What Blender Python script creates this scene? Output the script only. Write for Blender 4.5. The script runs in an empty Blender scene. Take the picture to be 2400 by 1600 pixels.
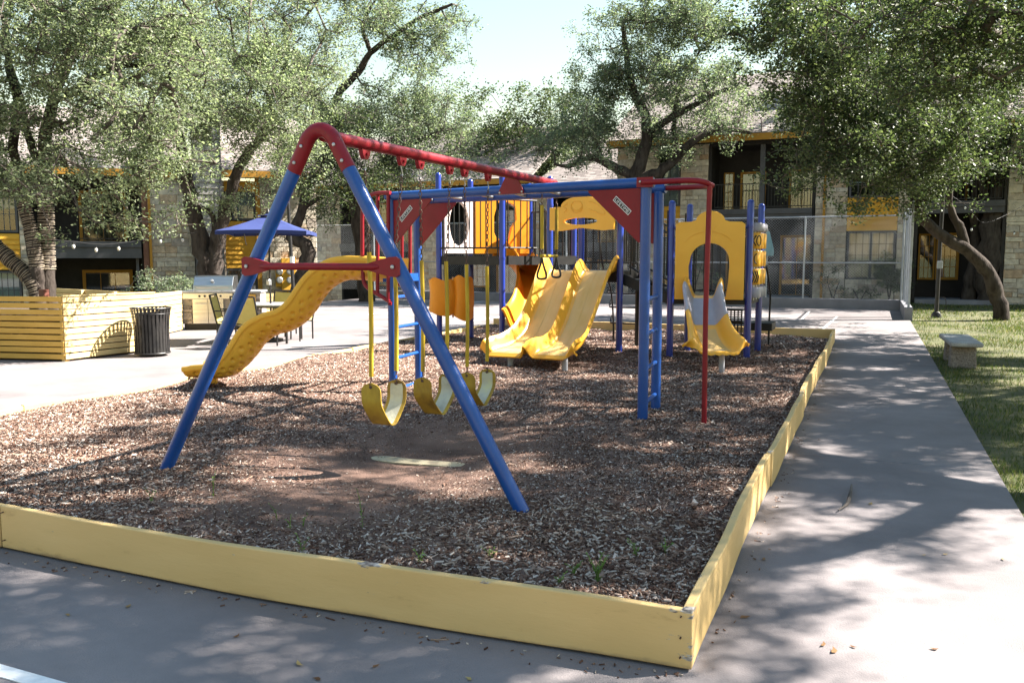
import bpy, math, random
import numpy as np
from mathutils import Vector, Matrix

# ---------------------------------------------------------------- camera, sky, sun, exposure
sc = bpy.context.scene
COL = sc.collection
random.seed(11)
RNG = np.random.default_rng(11)
rad = math.radians

FPX, IW, IH, HZ, VPX, CH = 1960.0, 2400, 1600, 601.0, 2047.0, 1.65
PITCH = math.atan((800 - HZ) / FPX)
YAW = math.atan((VPX - 1200) * math.cos(PITCH) / FPX)
cam_d = bpy.data.cameras.new('camera')
cam_d.sensor_width = 36.0
cam_d.lens = FPX / IW * 36.0
cam_d.clip_start = 0.05
cam_d.clip_end = 3000
cam = bpy.data.objects.new('camera', cam_d)
cam.location = (0, 0, CH)
cam.rotation_euler = (math.pi / 2 - PITCH, 0, YAW)
COL.objects.link(cam)
sc.camera = cam

SUN_AZ, SUN_EL = rad(57), rad(43)      # azimuth to the right of +Y (the direction the path runs)
world = bpy.data.worlds.new('World')
sc.world = world
world.use_nodes = True
wn = world.node_tree.nodes
bgn = wn['Background']
sky = wn.new('ShaderNodeTexSky')
sky.sky_type = 'NISHITA'
sky.sun_disc = False
sky.sun_elevation = SUN_EL
sky.sun_rotation = SUN_AZ
sky.air_density = 2.1
sky.dust_density = 0.3
sky.ozone_density = 1.5
bgn.inputs['Strength'].default_value = 0.0425
world.node_tree.links.new(sky.outputs[0], bgn.inputs['Color'])

sun_d = bpy.data.lights.new('sun', 'SUN')
sun_d.energy = 5.0
sun_d.angle = rad(0.53)
sun_d.color = (1.0, 0.93, 0.84)
sun = bpy.data.objects.new('sun', sun_d)
SUNV = Vector((math.cos(SUN_EL) * math.sin(SUN_AZ), math.cos(SUN_EL) * math.cos(SUN_AZ), math.sin(SUN_EL)))
sun.rotation_euler = (-SUNV).to_track_quat('-Z', 'Y').to_euler()
sun.location = SUNV * 60
COL.objects.link(sun)

sc.view_settings.view_transform = 'Standard'
sc.view_settings.look = 'None'
sc.view_settings.exposure = 2.45
sc.view_settings.gamma = 1.0
sc.view_settings.use_curve_mapping = False
sc.render.engine = 'CYCLES'
sc.cycles.max_bounces = 8
sc.cycles.diffuse_bounces = 4
sc.cycles.glossy_bounces = 3
sc.cycles.transmission_bounces = 6
sc.cycles.transparent_max_bounces = 16
sc.cycles.caustics_reflective = False
sc.cycles.caustics_refractive = False
sc.cycles.sample_clamp_indirect = 6.0
sc.cycles.use_denoising = True
try:
    sc.cycles.denoiser = 'OPENIMAGEDENOISE'
    sc.cycles.denoising_input_passes = 'RGB_ALBEDO_NORMAL'
    sc.cycles.denoising_prefilter = 'ACCURATE'
except Exception:
    pass

# ---------------------------------------------------------------- pixel -> ray helpers (photo pixels, 2400 x 1600)
FH = np.array([-math.sin(YAW), math.cos(YAW), 0.0])
RT = np.array([math.cos(YAW), math.sin(YAW), 0.0])
UPV = np.array([0, 0, 1.0])
FW = FH * math.cos(PITCH) - UPV * math.sin(PITCH)
CU = FH * math.sin(PITCH) + UPV * math.cos(PITCH)
CAM = np.array([0, 0, CH])

def ray(x, y):
    d = FW * FPX + RT * (x - 1200) + CU * (800 - y)
    return d / np.dot(d, FH)

def onz(x, y, z=0.0):
    d = ray(x, y)
    return CAM + d * ((z - CH) / d[2])

def dep(x, y, depth):
    return CAM + ray(x, y) * depth

def onY(x, y, Y):
    d = ray(x, y)
    return CAM + d * (Y / d[1])

def onplane(x, y, A, B):
    A = np.array([A[0], A[1], 0.0]); B = np.array([B[0], B[1], 0.0])
    n = np.array([-(B[1] - A[1]), B[0] - A[0], 0.0])
    d = ray(x, y)
    return CAM + d * (np.dot(A - CAM, n) / np.dot(d, n))

# ---------------------------------------------------------------- mesh helpers
class MB:
    def __init__(s):
        s.v, s.f, s.m, s.n = [], [], [], 0

    def add(s, verts, faces, mi=0):
        o = s.n
        s.v.extend([tuple(float(c) for c in p) for p in verts])
        s.n += len(verts)
        for f in faces:
            s.f.append(tuple(i + o for i in f)); s.m.append(mi)

    def box(s, c, size, rot=None, mi=0, taper=1.0):
        hx, hy, hz = size[0] / 2, size[1] / 2, size[2] / 2
        pts = []
        for z, t in ((-hz, 1.0), (hz, taper)):
            for x, y in ((-hx, -hy), (hx, -hy), (hx, hy), (-hx, hy)):
                pts.append(Vector((x * t, y * t, z)))
        if rot is not None:
            pts = [rot @ p for p in pts]
        c = Vector(c)
        s.add([p + c for p in pts], [(3, 2, 1, 0), (4, 5, 6, 7), (0, 1, 5, 4), (1, 2, 6, 5), (2, 3, 7, 6), (3, 0, 4, 7)], mi)
        return s

    def bb(s, x0, x1, y0, y1, z0, z1, mi=0):
        return s.box(((x0 + x1) / 2, (y0 + y1) / 2, (z0 + z1) / 2), (abs(x1 - x0), abs(y1 - y0), abs(z1 - z0)), None, mi)

    def bar(s, a, b, w, h, up=(0, 0, 1), mi=0):
        """rectangular bar from a to b, w across, h along up"""
        a, b = Vector(a), Vector(b)
        d = (b - a); L = d.length; d.normalize()
        u = Vector(up)
        r = d.cross(u)
        if r.length < 1e-4:
            r = d.cross(Vector((1, 0, 0)))
        r.normalize(); u = r.cross(d)
        rot = Matrix((r, d, u)).transposed()
        return s.box((a + b) / 2, (w, L, h), rot, mi)

    def tube(s, pts, r, n=10, cap=True, mi=0):
        pts = [Vector(p) for p in pts]
        k = len(pts)
        rr = list(r) if hasattr(r, '__len__') else [r] * k
        tan = []
        for i in range(k):
            t = pts[min(i + 1, k - 1)] - pts[max(i - 1, 0)]
            tan.append(t.normalized() if t.length > 1e-9 else Vector((0, 0, 1)))
        ref = Vector((0, 0, 1)) if abs(tan[0].z) < 0.9 else Vector((1, 0, 0))
        u = tan[0].cross(ref).normalized()
        verts = []
        for i in range(k):
            u = (u - tan[i] * u.dot(tan[i]))
            if u.length < 1e-6:
                u = tan[i].orthogonal()
            u.normalize()
            w = tan[i].cross(u)
            for j in range(n):
                a = 2 * math.pi * j / n
                verts.append(pts[i] + (u * math.cos(a) + w * math.sin(a)) * rr[i])
        faces = []
        for i in range(k - 1):
            for j in range(n):
                a, b = i * n + j, i * n + (j + 1) % n
                faces.append((a, b, b + n, a + n))
        if cap:
            faces.append(tuple(range(n - 1, -1, -1)))
            faces.append(tuple(range((k - 1) * n, k * n)))
        s.add(verts, faces, mi)
        return s

    def prism(s, poly, o, U, V, th, mi=0):
        """2D polygon (u,v) extruded th along U x V"""
        U, V, o = Vector(U), Vector(V), Vector(o)
        N = U.cross(V).normalized()
        k = len(poly)
        a = [o + U * p[0] + V * p[1] for p in poly]
        b = [p + N * th for p in a]
        s.add(a + b, [tuple(range(k - 1, -1, -1)), tuple(range(k, 2 * k))] + [(i, (i + 1) % k, k + (i + 1) % k, k + i) for i in range(k)], mi)
        return s

    def ringpanel(s, outer, inner, o, U, V, th, mi=0):
        """panel with one hole: outer and inner loops of equal length"""
        U, V, o = Vector(U), Vector(V), Vector(o)
        N = U.cross(V).normalized()
        k = len(outer)
        L = []
        for loop, t in ((outer, 0), (inner, 0), (outer, th), (inner, th)):
            L += [o + U * p[0] + V * p[1] + N * t for p in loop]
        f = []
        for i in range(k):
            j = (i + 1) % k
            f += [(j, i, k + i, k + j), (2 * k + i, 2 * k + j, 3 * k + j, 3 * k + i), (i, j, 2 * k + j, 2 * k + i), (k + j, k + i, 3 * k + i, 3 * k + j)]
        s.add(L, f, mi)
        return s

    def lathe(s, prof, c=(0, 0, 0), n=20, mi=0, cap=True):
        c = Vector(c)
        verts, faces = [], []
        for (r, z) in prof:
            for j in range(n):
                a = 2 * math.pi * j / n
                verts.append(c + Vector((r * math.cos(a), r * math.sin(a), z)))
        for i in range(len(prof) - 1):
            for j in range(n):
                a, b = i * n + j, i * n + (j + 1) % n
                faces.append((a, b, b + n, a + n))
        if cap:
            faces.append(tuple(range(n - 1, -1, -1)))
            faces.append(tuple(range((len(prof) - 1) * n, len(prof) * n)))
        s.add(verts, faces, mi)
        return s

    def shell(s, grid, th, mi=0):
        """closed shell of thickness th under a grid [ns,nu,3] of points (normal by cross product)"""
        g = np.asarray(grid, float)
        ds = np.gradient(g, axis=0); du = np.gradient(g, axis=1)
        nn = np.cross(du, ds); nn /= np.linalg.norm(nn, axis=2, keepdims=True) + 1e-9
        b = g - nn * (np.asarray(th)[..., None] if np.ndim(th) else th)
        ns, nu = g.shape[:2]
        V = np.concatenate([g.reshape(-1, 3), b.reshape(-1, 3)])
        K = ns * nu
        f = []
        for i in range(ns - 1):
            for j in range(nu - 1):
                a = i * nu + j
                f.append((a, a + 1, a + nu + 1, a + nu)); f.append((K + a, K + a + nu, K + a + nu + 1, K + a + 1))
        for i in range(ns - 1):
            a = i * nu; f.append((a, a + nu, K + a + nu, K + a))
            a = i * nu + nu - 1; f.append((a + nu, a, K + a, K + a + nu))
        for j in range(nu - 1):
            f.append((j + 1, j, K + j, K + j + 1))
            a = (ns - 1) * nu + j; f.append((a, a + 1, K + a + 1, K + a))
        s.add(V.tolist(), f, mi)
        return s

    def mesh(s, name, mats, smooth=False, angle=40):
        me = bpy.data.meshes.new(name)
        me.from_pydata(s.v, [], s.f)
        if not isinstance(mats, (list, tuple)):
            mats = [mats]
        for m in mats:
            me.materials.append(m)
        if any(s.m):
            me.polygons.foreach_set('material_index', s.m)
        if smooth:
            me.polygons.foreach_set('use_smooth', [True] * len(s.f))
            me.set_sharp_from_angle(angle=rad(angle))
        me.update()
        return me

    def build(s, name, mats, parent=None, smooth=False, angle=40, bevel=0, seg=2):
        o = bpy.data.objects.new(name, s.mesh(name, mats, smooth, angle))
        COL.objects.link(o)
        if bevel:
            b = o.modifiers.new('bevel', 'BEVEL')
            b.width = bevel; b.segments = seg; b.limit_method = 'ANGLE'; b.angle_limit = rad(35)
        if parent is not None:
            o.parent = parent
            if parent.type == 'EMPTY':
                o.location = -Vector(parent.location) if parent.parent is None else (0, 0, 0)
        return o

def np_mesh(name, V, F, mat, smooth=False):
    """V (n,3), F (m,k) arrays"""
    me = bpy.data.meshes.new(name)
    V = np.ascontiguousarray(V, dtype=np.float32); F = np.ascontiguousarray(F, dtype=np.int32)
    m, k = F.shape
    me.vertices.add(len(V)); me.vertices.foreach_set('co', V.ravel())
    me.loops.add(m * k); me.loops.foreach_set('vertex_index', F.ravel())
    me.polygons.add(m)
    me.polygons.foreach_set('loop_start', np.arange(0, m * k, k, dtype=np.int32))
    if smooth:
        me.polygons.foreach_set('use_smooth', np.ones(m, dtype=bool))
    me.materials.append(mat)
    me.update(calc_edges=True)
    return me

def obj_of(me, name, parent=None):
    o = bpy.data.objects.new(name, me); COL.objects.link(o)
    if parent is not None:
        o.parent = parent
        if parent.type == 'EMPTY':
            o.location = -Vector(parent.location)
    return o

def thing(name, loc, label, cat, group=None):
    o = bpy.data.objects.new(name, None)
    o.empty_display_size = 0.2
    o.location = tuple(float(c) for c in loc)
    COL.objects.link(o)
    return tag(o, label, cat, group)

def tag(o, label, cat, group=None):
    o['label'] = label; o['category'] = cat
    if group:
        o['group'] = group
    return o

def struct(o):
    o['kind'] = 'structure'; return o

def stuff(o):
    o['kind'] = 'stuff'; return o

def curve(pts, n=8):
    """Catmull-Rom through points"""
    P = [np.asarray(p, float) for p in pts]
    P = [2 * P[0] - P[1]] + P + [2 * P[-1] - P[-2]]
    out = []
    for i in range(1, len(P) - 2):
        for k in range(n):
            t = k / n
            a, b, c, d = P[i - 1], P[i], P[i + 1], P[i + 2]
            out.append(0.5 * (2 * b + (c - a) * t + (2 * a - 5 * b + 4 * c - d) * t * t + (3 * b - a - 3 * c + d) * t ** 3))
    out.append(P[-2])
    return out

# ---------------------------------------------------------------- materials
def new_mat(name):
    m = bpy.data.materials.new(name); m.use_nodes = True
    nt = m.node_tree; nt.nodes.clear()
    return m, nt, nt.nodes, nt.links

def nd(N, t, **kw):
    n = N.new(t)
    for k, v in kw.items():
        setattr(n, k, v)
    return n

def ramp(N, stops, interp='LINEAR'):
    r = N.new('ShaderNodeValToRGB'); cr = r.color_ramp; cr.interpolation = interp
    while len(cr.elements) < len(stops):
        cr.elements.new(0.5)
    for e, (p, c) in zip(cr.elements, stops):
        e.position = p; e.color = (*c, 1) if len(c) == 3 else c
    return r

def rough_mat(name, c1, c2, scale=6.0, rough=0.7, bump=0.0, bscale=60.0, detail=6, c3=None, spec=0.3, stretch=(1, 1, 1), coat=0.0, metal=0.0, speck=None, coords='Object'):
    """noise-mottled principled surface; c3: a third, finer tint; speck: (colour, amount) of fine dark specks"""
    m, nt, N, L = new_mat(name)
    out = nd(N, 'ShaderNodeOutputMaterial'); p = nd(N, 'ShaderNodeBsdfPrincipled')
    L.new(p.outputs[0], out.inputs[0])
    tc = nd(N, 'ShaderNodeTexCoord'); mp = nd(N, 'ShaderNodeMapping'); mp.inputs['Scale'].default_value = stretch
    L.new(tc.outputs[coords], mp.inputs[0])
    n1 = nd(N, 'ShaderNodeTexNoise'); n1.inputs['Scale'].default_value = scale; n1.inputs['Detail'].default_value = detail; n1.inputs['Roughness'].default_value = 0.62
    L.new(mp.outputs[0], n1.inputs[0])
    st = [(0.32, c1), (0.68, c2)] if c3 is None else [(0.3, c1), (0.52, c2), (0.72, c3)]
    r = ramp(N, st); L.new(n1.outputs[0], r.inputs[0])
    colo = r.outputs[0]
    if speck:
        n3 = nd(N, 'ShaderNodeTexNoise'); n3.inputs['Scale'].default_value = bscale * 1.7; n3.inputs['Detail'].default_value = 3
        L.new(mp.outputs[0], n3.inputs[0])
        r3 = ramp(N, [(0.36, (1, 1, 1)), (0.46, (0, 0, 0))]); L.new(n3.outputs[0], r3.inputs[0])
        mu = nd(N, 'ShaderNodeMath', operation='MULTIPLY'); mu.inputs[1].default_value = speck[1]; L.new(r3.outputs[0], mu.inputs[0])
        mx = nd(N, 'ShaderNodeMix', data_type='RGBA'); L.new(mu.outputs[0], mx.inputs[0]); L.new(colo, mx.inputs[6]); mx.inputs[7].default_value = (*speck[0], 1)
        colo = mx.outputs[2]
    L.new(colo, p.inputs['Base Color'])
    p.inputs['Roughness'].default_value = rough; p.inputs['Metallic'].default_value = metal
    p.inputs['Specular IOR Level'].default_value = spec
    p.inputs['Coat Weight'].default_value = coat
    if bump:
        n2 = nd(N, 'ShaderNodeTexNoise'); n2.inputs['Scale'].default_value = bscale; n2.inputs['Detail'].default_value = 5
        L.new(mp.outputs[0], n2.inputs[0])
        b = nd(N, 'ShaderNodeBump'); b.inputs['Strength'].default_value = bump; b.inputs['Distance'].default_value = 0.02
        L.new(n2.outputs[0], b.inputs['Height']); L.new(b.outputs[0], p.inputs['Normal'])
    return m

def island_mat(name, stops, rough=0.85, transl=0.0, tcol=None, spec=0.2, source='island', bump=0.0, bscale=30.0, noise=0.25, nscale=20.0):
    """colour picked per loose piece (island) or per object from a ramp, with a little noise on top"""
    m, nt, N, L = new_mat(name)
    out = nd(N, 'ShaderNodeOutputMaterial'); p = nd(N, 'ShaderNodeBsdfPrincipled')
    if source == 'island':
        g = nd(N, 'ShaderNodeNewGeometry'); rnd = g.outputs['Random Per Island']
    else:
        g = nd(N, 'ShaderNodeObjectInfo'); rnd = g.outputs['Random']
    r = ramp(N, stops); L.new(rnd, r.inputs[0])
    c = r.outputs[0]
    if noise:
        tc = nd(N, 'ShaderNodeTexCoord')
        n1 = nd(N, 'ShaderNodeTexNoise'); n1.inputs['Scale'].default_value = nscale; n1.inputs['Detail'].default_value = 5
        gp = nd(N, 'ShaderNodeNewGeometry'); L.new(gp.outputs['Position'], n1.inputs[0])
        rr = ramp(N, [(0.3, (1 - noise,) * 3), (0.7, (1 + noise * 0.4,) * 3)]); L.new(n1.outputs[0], rr.inputs[0])
        mx = nd(N, 'ShaderNodeMix', data_type='RGBA', blend_type='MULTIPLY'); mx.inputs[0].default_value = 1.0
        L.new(c, mx.inputs[6]); L.new(rr.outputs[0], mx.inputs[7]); c = mx.outputs[2]
    L.new(c, p.inputs['Base Color']); p.inputs['Roughness'].default_value = rough; p.inputs['Specular IOR Level'].default_value = spec
    if bump:
        gp2 = nd(N, 'ShaderNodeNewGeometry')
        n2 = nd(N, 'ShaderNodeTexNoise'); n2.inputs['Scale'].default_value = bscale; n2.inputs['Detail'].default_value = 4; L.new(gp2.outputs['Position'], n2.inputs[0])
        b = nd(N, 'ShaderNodeBump'); b.inputs['Strength'].default_value = bump; b.inputs['Distance'].default_value = 0.03
        L.new(n2.outputs[0], b.inputs['Height']); L.new(b.outputs[0], p.inputs['Normal'])
    if transl:
        t = nd(N, 'ShaderNodeBsdfTranslucent'); mxs = nd(N, 'ShaderNodeMixShader'); mxs.inputs[0].default_value = transl
        m2 = nd(N, 'ShaderNodeMix', data_type='RGBA', blend_type='MULTIPLY'); m2.inputs[0].default_value = 1.0
        L.new(c, m2.inputs[6]); m2.inputs[7].default_value = (*(tcol or (1, 1, 1)), 1)
        L.new(m2.outputs[2], t.inputs[0]); L.new(p.outputs[0], mxs.inputs[1]); L.new(t.outputs[0], mxs.inputs[2]); L.new(mxs.outputs[0], out.inputs[0])
    else:
        L.new(p.outputs[0], out.inputs[0])
    return m

def glass_mat(name, tint=(0.75, 0.8, 0.8), clear=0.9):
    m, nt, N, L = new_mat(name)
    out = nd(N, 'ShaderNodeOutputMaterial'); t = nd(N, 'ShaderNodeBsdfTransparent'); t.inputs[0].default_value = (*tint, 1)
    g = nd(N, 'ShaderNodeBsdfGlossy'); g.inputs['Roughness'].default_value = 0.03
    mx = nd(N, 'ShaderNodeMixShader'); mx.inputs[0].default_value = 1 - clear
    L.new(t.outputs[0], mx.inputs[1]); L.new(g.outputs[0], mx.inputs[2]); L.new(mx.outputs[0], out.inputs[0])
    return m

M = {}
M['concrete'] = rough_mat('concrete', (0.138, 0.124, 0.126), (0.232, 0.21, 0.212), 0.8, 0.88, 0.25, 130, 9, spec=0.2, speck=((0.19, 0.17, 0.165), 0.55))
M['kerb'] = rough_mat('kerb_concrete', (0.16, 0.16, 0.18), (0.22, 0.22, 0.24), 2, 0.9, 0.2, 60)
M['line'] = rough_mat('line_paint', (0.62, 0.63, 0.63), (0.8, 0.8, 0.8), 14, 0.7)
M['lawn'] = rough_mat('lawn_soil', (0.030, 0.034, 0.014), (0.085, 0.088, 0.038), 1.6, 0.95, 0.5, 40, 9, c3=(0.12, 0.10, 0.055))
M['grass'] = island_mat('grass_blades', [(0, (0.05, 0.085, 0.022)), (0.45, (0.085, 0.125, 0.035)), (0.75, (0.13, 0.15, 0.05)), (1, (0.26, 0.21, 0.11))], 0.7, 0.35, (1.1, 1.2, 0.6), noise=0.45, nscale=1.2)
M['mulch'] = rough_mat('mulch_fines', (0.065, 0.038, 0.029), (0.16, 0.10, 0.077), 2.2, 0.95, 0.9, 85, 12, c3=(0.22, 0.145, 0.115))
M['chip'] = island_mat('wood_chips', [(0, (0.045, 0.021, 0.014)), (0.25, (0.125, 0.063, 0.042)), (0.48, (0.215, 0.13, 0.092)), (0.7, (0.335, 0.235, 0.178)), (0.88, (0.47, 0.38, 0.315)), (1, (0.62, 0.545, 0.48))], 0.85, spec=0.25, noise=0.35, nscale=70)
M['yellow_paint'] = rough_mat('yellow_paint_wood', (0.60, 0.40, 0.125), (0.66, 0.455, 0.155), 1.6, 0.62, 0.12, 45, 8, stretch=(1, 1, 5), spec=0.35)
M['yellow_worn'] = None
M['blue_steel'] = rough_mat('blue_painted_steel', (0.004, 0.05, 0.235), (0.007, 0.068, 0.30), 3.0, 0.33, 0.03, 60, spec=0.45, coat=0.1, speck=((0.03, 0.09, 0.22), 0.45))
M['blue_post'] = rough_mat('royal_blue_post', (0.007, 0.024, 0.21), (0.012, 0.036, 0.265), 3.0, 0.3, 0.03, 8, spec=0.5, coat=0.2)
M['red_steel'] = rough_mat('red_painted_steel', (0.17, 0.004, 0.011), (0.225, 0.007, 0.016), 4.0, 0.45, 0.03, 60, spec=0.3, coat=0.0, speck=((0.13, 0.02, 0.02), 0.5))
M['black_steel'] = rough_mat('black_steel', (0.012, 0.012, 0.013), (0.03, 0.028, 0.027), 6.0, 0.45, 0.05, 30)
M['yellow_plastic'] = rough_mat('yellow_plastic', (0.75, 0.37, 0.03), (0.81, 0.43, 0.045), 1.7, 0.32, 0.05, 5, spec=0.5)
M['orange_plastic'] = rough_mat('orange_plastic', (0.72, 0.24, 0.012), (0.80, 0.30, 0.02), 2.0, 0.35, 0.05, 5)
M['pale_yellow_plastic'] = rough_mat('sunlit_yellow_plastic', (0.60, 0.39, 0.12), (0.67, 0.46, 0.19), 2.2, 0.42, 0.06, 9, stretch=(3, 1, 1))  # yellow lightened to carry reflected sun
M['wave_plastic'] = rough_mat('faded_wave_plastic', (0.66, 0.36, 0.035), (0.72, 0.41, 0.055), 1.7, 0.38, 0.04, 6)
M['lavender_plastic'] = rough_mat('shade_toned_grey_plastic', (0.30, 0.29, 0.345), (0.40, 0.39, 0.44), 3.0, 0.4, 0.04, 9)
M['pinkwhite_plastic'] = rough_mat('faded_white_plastic', (0.66, 0.52, 0.48), (0.78, 0.68, 0.64), 3.0, 0.5)
M['sleeve'] = rough_mat('yellow_chain_sleeve', (0.13, 0.085, 0.02), (0.42, 0.28, 0.02), 22.0, 0.55, 0.15, 40, 8, c3=(0.55, 0.38, 0.03), stretch=(1, 1, 0.12))
M['chain'] = rough_mat('rusty_chain', (0.05, 0.03, 0.025), (0.16, 0.10, 0.08), 30, 0.6, metal=0.4)
M['zinc'] = rough_mat('zinc_steel', (0.30, 0.31, 0.32), (0.5, 0.51, 0.52), 8, 0.4, metal=0.8)
M['galv'] = rough_mat('galvanised_steel', (0.27, 0.30, 0.34), (0.38, 0.41, 0.45), 5, 0.5, metal=0.3)
M['grey_leg'] = rough_mat('grey_painted_leg', (0.27, 0.28, 0.31), (0.36, 0.37, 0.40), 5, 0.6)
M['white_sticker'] = rough_mat('white_sticker', (0.75, 0.75, 0.75), (0.82, 0.82, 0.82), 9, 0.5)
M['black_print'] = rough_mat('black_print', (0.012, 0.012, 0.012), (0.02, 0.02, 0.02), 9, 0.6)
M['slat'] = rough_mat('sunlit_yellow_slat', (0.50, 0.36, 0.155), (0.58, 0.44, 0.21), 2.2, 0.75, 0.25, 30, 9, c3=(0.62, 0.48, 0.26), stretch=(1, 1, 6))
M['slat_orange'] = rough_mat('ochre_slat', (0.48, 0.28, 0.055), (0.58, 0.35, 0.085), 2.2, 0.75, 0.25, 30, 9, stretch=(1, 1, 6))
M['ochre'] = rough_mat('ochre_siding', (0.52, 0.27, 0.025), (0.60, 0.325, 0.035), 1.5, 0.7, 0.1, 20)
M['ochre_trim'] = rough_mat('ochre_trim', (0.32, 0.155, 0.018), (0.39, 0.195, 0.025), 2, 0.65)
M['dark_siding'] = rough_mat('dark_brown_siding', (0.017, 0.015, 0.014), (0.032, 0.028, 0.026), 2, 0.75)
M['grey_trim'] = rough_mat('charcoal_trim', (0.060, 0.060, 0.066), (0.085, 0.084, 0.09), 2, 0.7)
M['grey_siding'] = rough_mat('grey_lap_siding', (0.20, 0.19, 0.18), (0.29, 0.275, 0.26), 3, 0.8)
M['mortar'] = rough_mat('mortar', (0.26, 0.23, 0.19), (0.36, 0.32, 0.27), 4, 0.95, 0.4, 50)
STONE_STOPS = [(0, (0.36, 0.30, 0.235)), (0.2, (0.50, 0.425, 0.335)), (0.4, (0.43, 0.39, 0.335)), (0.6, (0.58, 0.52, 0.42)), (0.78, (0.52, 0.46, 0.37)), (0.9, (0.44, 0.31, 0.20)), (1, (0.34, 0.32, 0.30))]
M['stone'] = island_mat('limestone_pieces', STONE_STOPS, 0.9, source='island', bump=0.6, bscale=25, noise=0.3, nscale=7)
M['stone_obj'] = island_mat('limestone_block', STONE_STOPS, 0.9, source='object', bump=0.6, bscale=25, noise=0.3, nscale=7)
M['shingle'] = None
M['glass'] = glass_mat('window_glass')
M['curtain'] = rough_mat('curtain', (0.44, 0.47, 0.49), (0.64, 0.66, 0.68), 3.0, 0.9, stretch=(9, 9, 0.3))
M['blind'] = rough_mat('blind', (0.50, 0.52, 0.53), (0.68, 0.69, 0.69), 3.0, 0.9, stretch=(0.3, 0.3, 14))
M['interior'] = rough_mat('dark_interior', (0.012, 0.011, 0.010), (0.022, 0.02, 0.018), 2, 0.9)
M['steel'] = rough_mat('brushed_stainless', (0.46, 0.46, 0.46), (0.60, 0.60, 0.59), 3.0, 0.28, 0.03, 60, metal=1.0, stretch=(0.4, 0.4, 9))
M['umbrella'] = rough_mat('blue_umbrella_cloth', (0.022, 0.034, 0.125), (0.03, 0.046, 0.155), 3, 0.85, 0.08, 50)
M['sling'] = rough_mat('yellow_sling_cloth', (0.42, 0.35, 0.10), (0.50, 0.42, 0.14), 5, 0.85, 0.1, 90)
M['tabletop'] = rough_mat('grey_table_top', (0.25, 0.26, 0.28), (0.34, 0.35, 0.37), 5, 0.3)
M['bark'] = rough_mat('oak_bark', (0.018, 0.014, 0.012), (0.055, 0.045, 0.039), 7.0, 0.95, 1.0, 26, 9, c3=(0.075, 0.063, 0.055), stretch=(1, 1, 0.35), spec=0.1)
M['twig'] = rough_mat('oak_twigs', (0.055, 0.045, 0.038), (0.15, 0.13, 0.115), 5.0, 0.95, spec=0.1)
M['rope'] = rough_mat('rope_light', (0.27, 0.22, 0.16), (0.42, 0.36, 0.28), 9, 0.6)
M['bench'] = rough_mat('bench_concrete', (0.25, 0.25, 0.25), (0.40, 0.40, 0.40), 5, 0.9, 0.5, 45, 9, speck=((0.12, 0.11, 0.10), 0.5))
M['pebble'] = rough_mat('pebbled_concrete', (0.10, 0.085, 0.075), (0.30, 0.26, 0.23), 45, 0.9, 0.9, 50)
M['mat'] = rough_mat('rubber_mat', (0.30, 0.25, 0.165), (0.38, 0.33, 0.225), 5, 0.85, 0.2, 60, 8, c3=(0.2, 0.14, 0.1))
M['deadleaf'] = island_mat('dead_leaf', [(0, (0.12, 0.06, 0.03)), (0.6, (0.26, 0.15, 0.07)), (1, (0.40, 0.30, 0.12))], 0.8, 0.2, source='object', noise=0)
M['weed'] = island_mat('weed_leaf', [(0, (0.10, 0.19, 0.04)), (1, (0.22, 0.32, 0.08))], 0.6, 0.4, (1.2, 1.3, 0.6), noise=0)
def leafm(name, dark, mid, light, tr=0.5):
    return island_mat(name, [(0, dark), (0.45, mid), (0.85, light), (1, tuple(min(1, c * 1.35) for c in light))], 0.5, tr, (1.08, 1.18, 0.8), spec=0.35, noise=0.3, nscale=0.9)
M['leaf_a'] = leafm('live_oak_leaf_pale', (0.095, 0.125, 0.075), (0.19, 0.23, 0.14), (0.31, 0.35, 0.22))
M['leaf_b'] = leafm('live_oak_leaf_dark', (0.034, 0.054, 0.024), (0.066, 0.094, 0.040), (0.13, 0.158, 0.068), 0.4)
M['leaf_c'] = leafm('live_oak_leaf_grey', (0.08, 0.115, 0.075), (0.15, 0.19, 0.125), (0.25, 0.285, 0.19))
M['teal_cloth'] = rough_mat('pale_teal_cloth', (0.20, 0.36, 0.40), (0.28, 0.45, 0.49), 4, 0.9)
M['soil'] = rough_mat('planter_soil', (0.05, 0.035, 0.025), (0.10, 0.075, 0.055), 6, 0.95, 0.6, 40)

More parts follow.
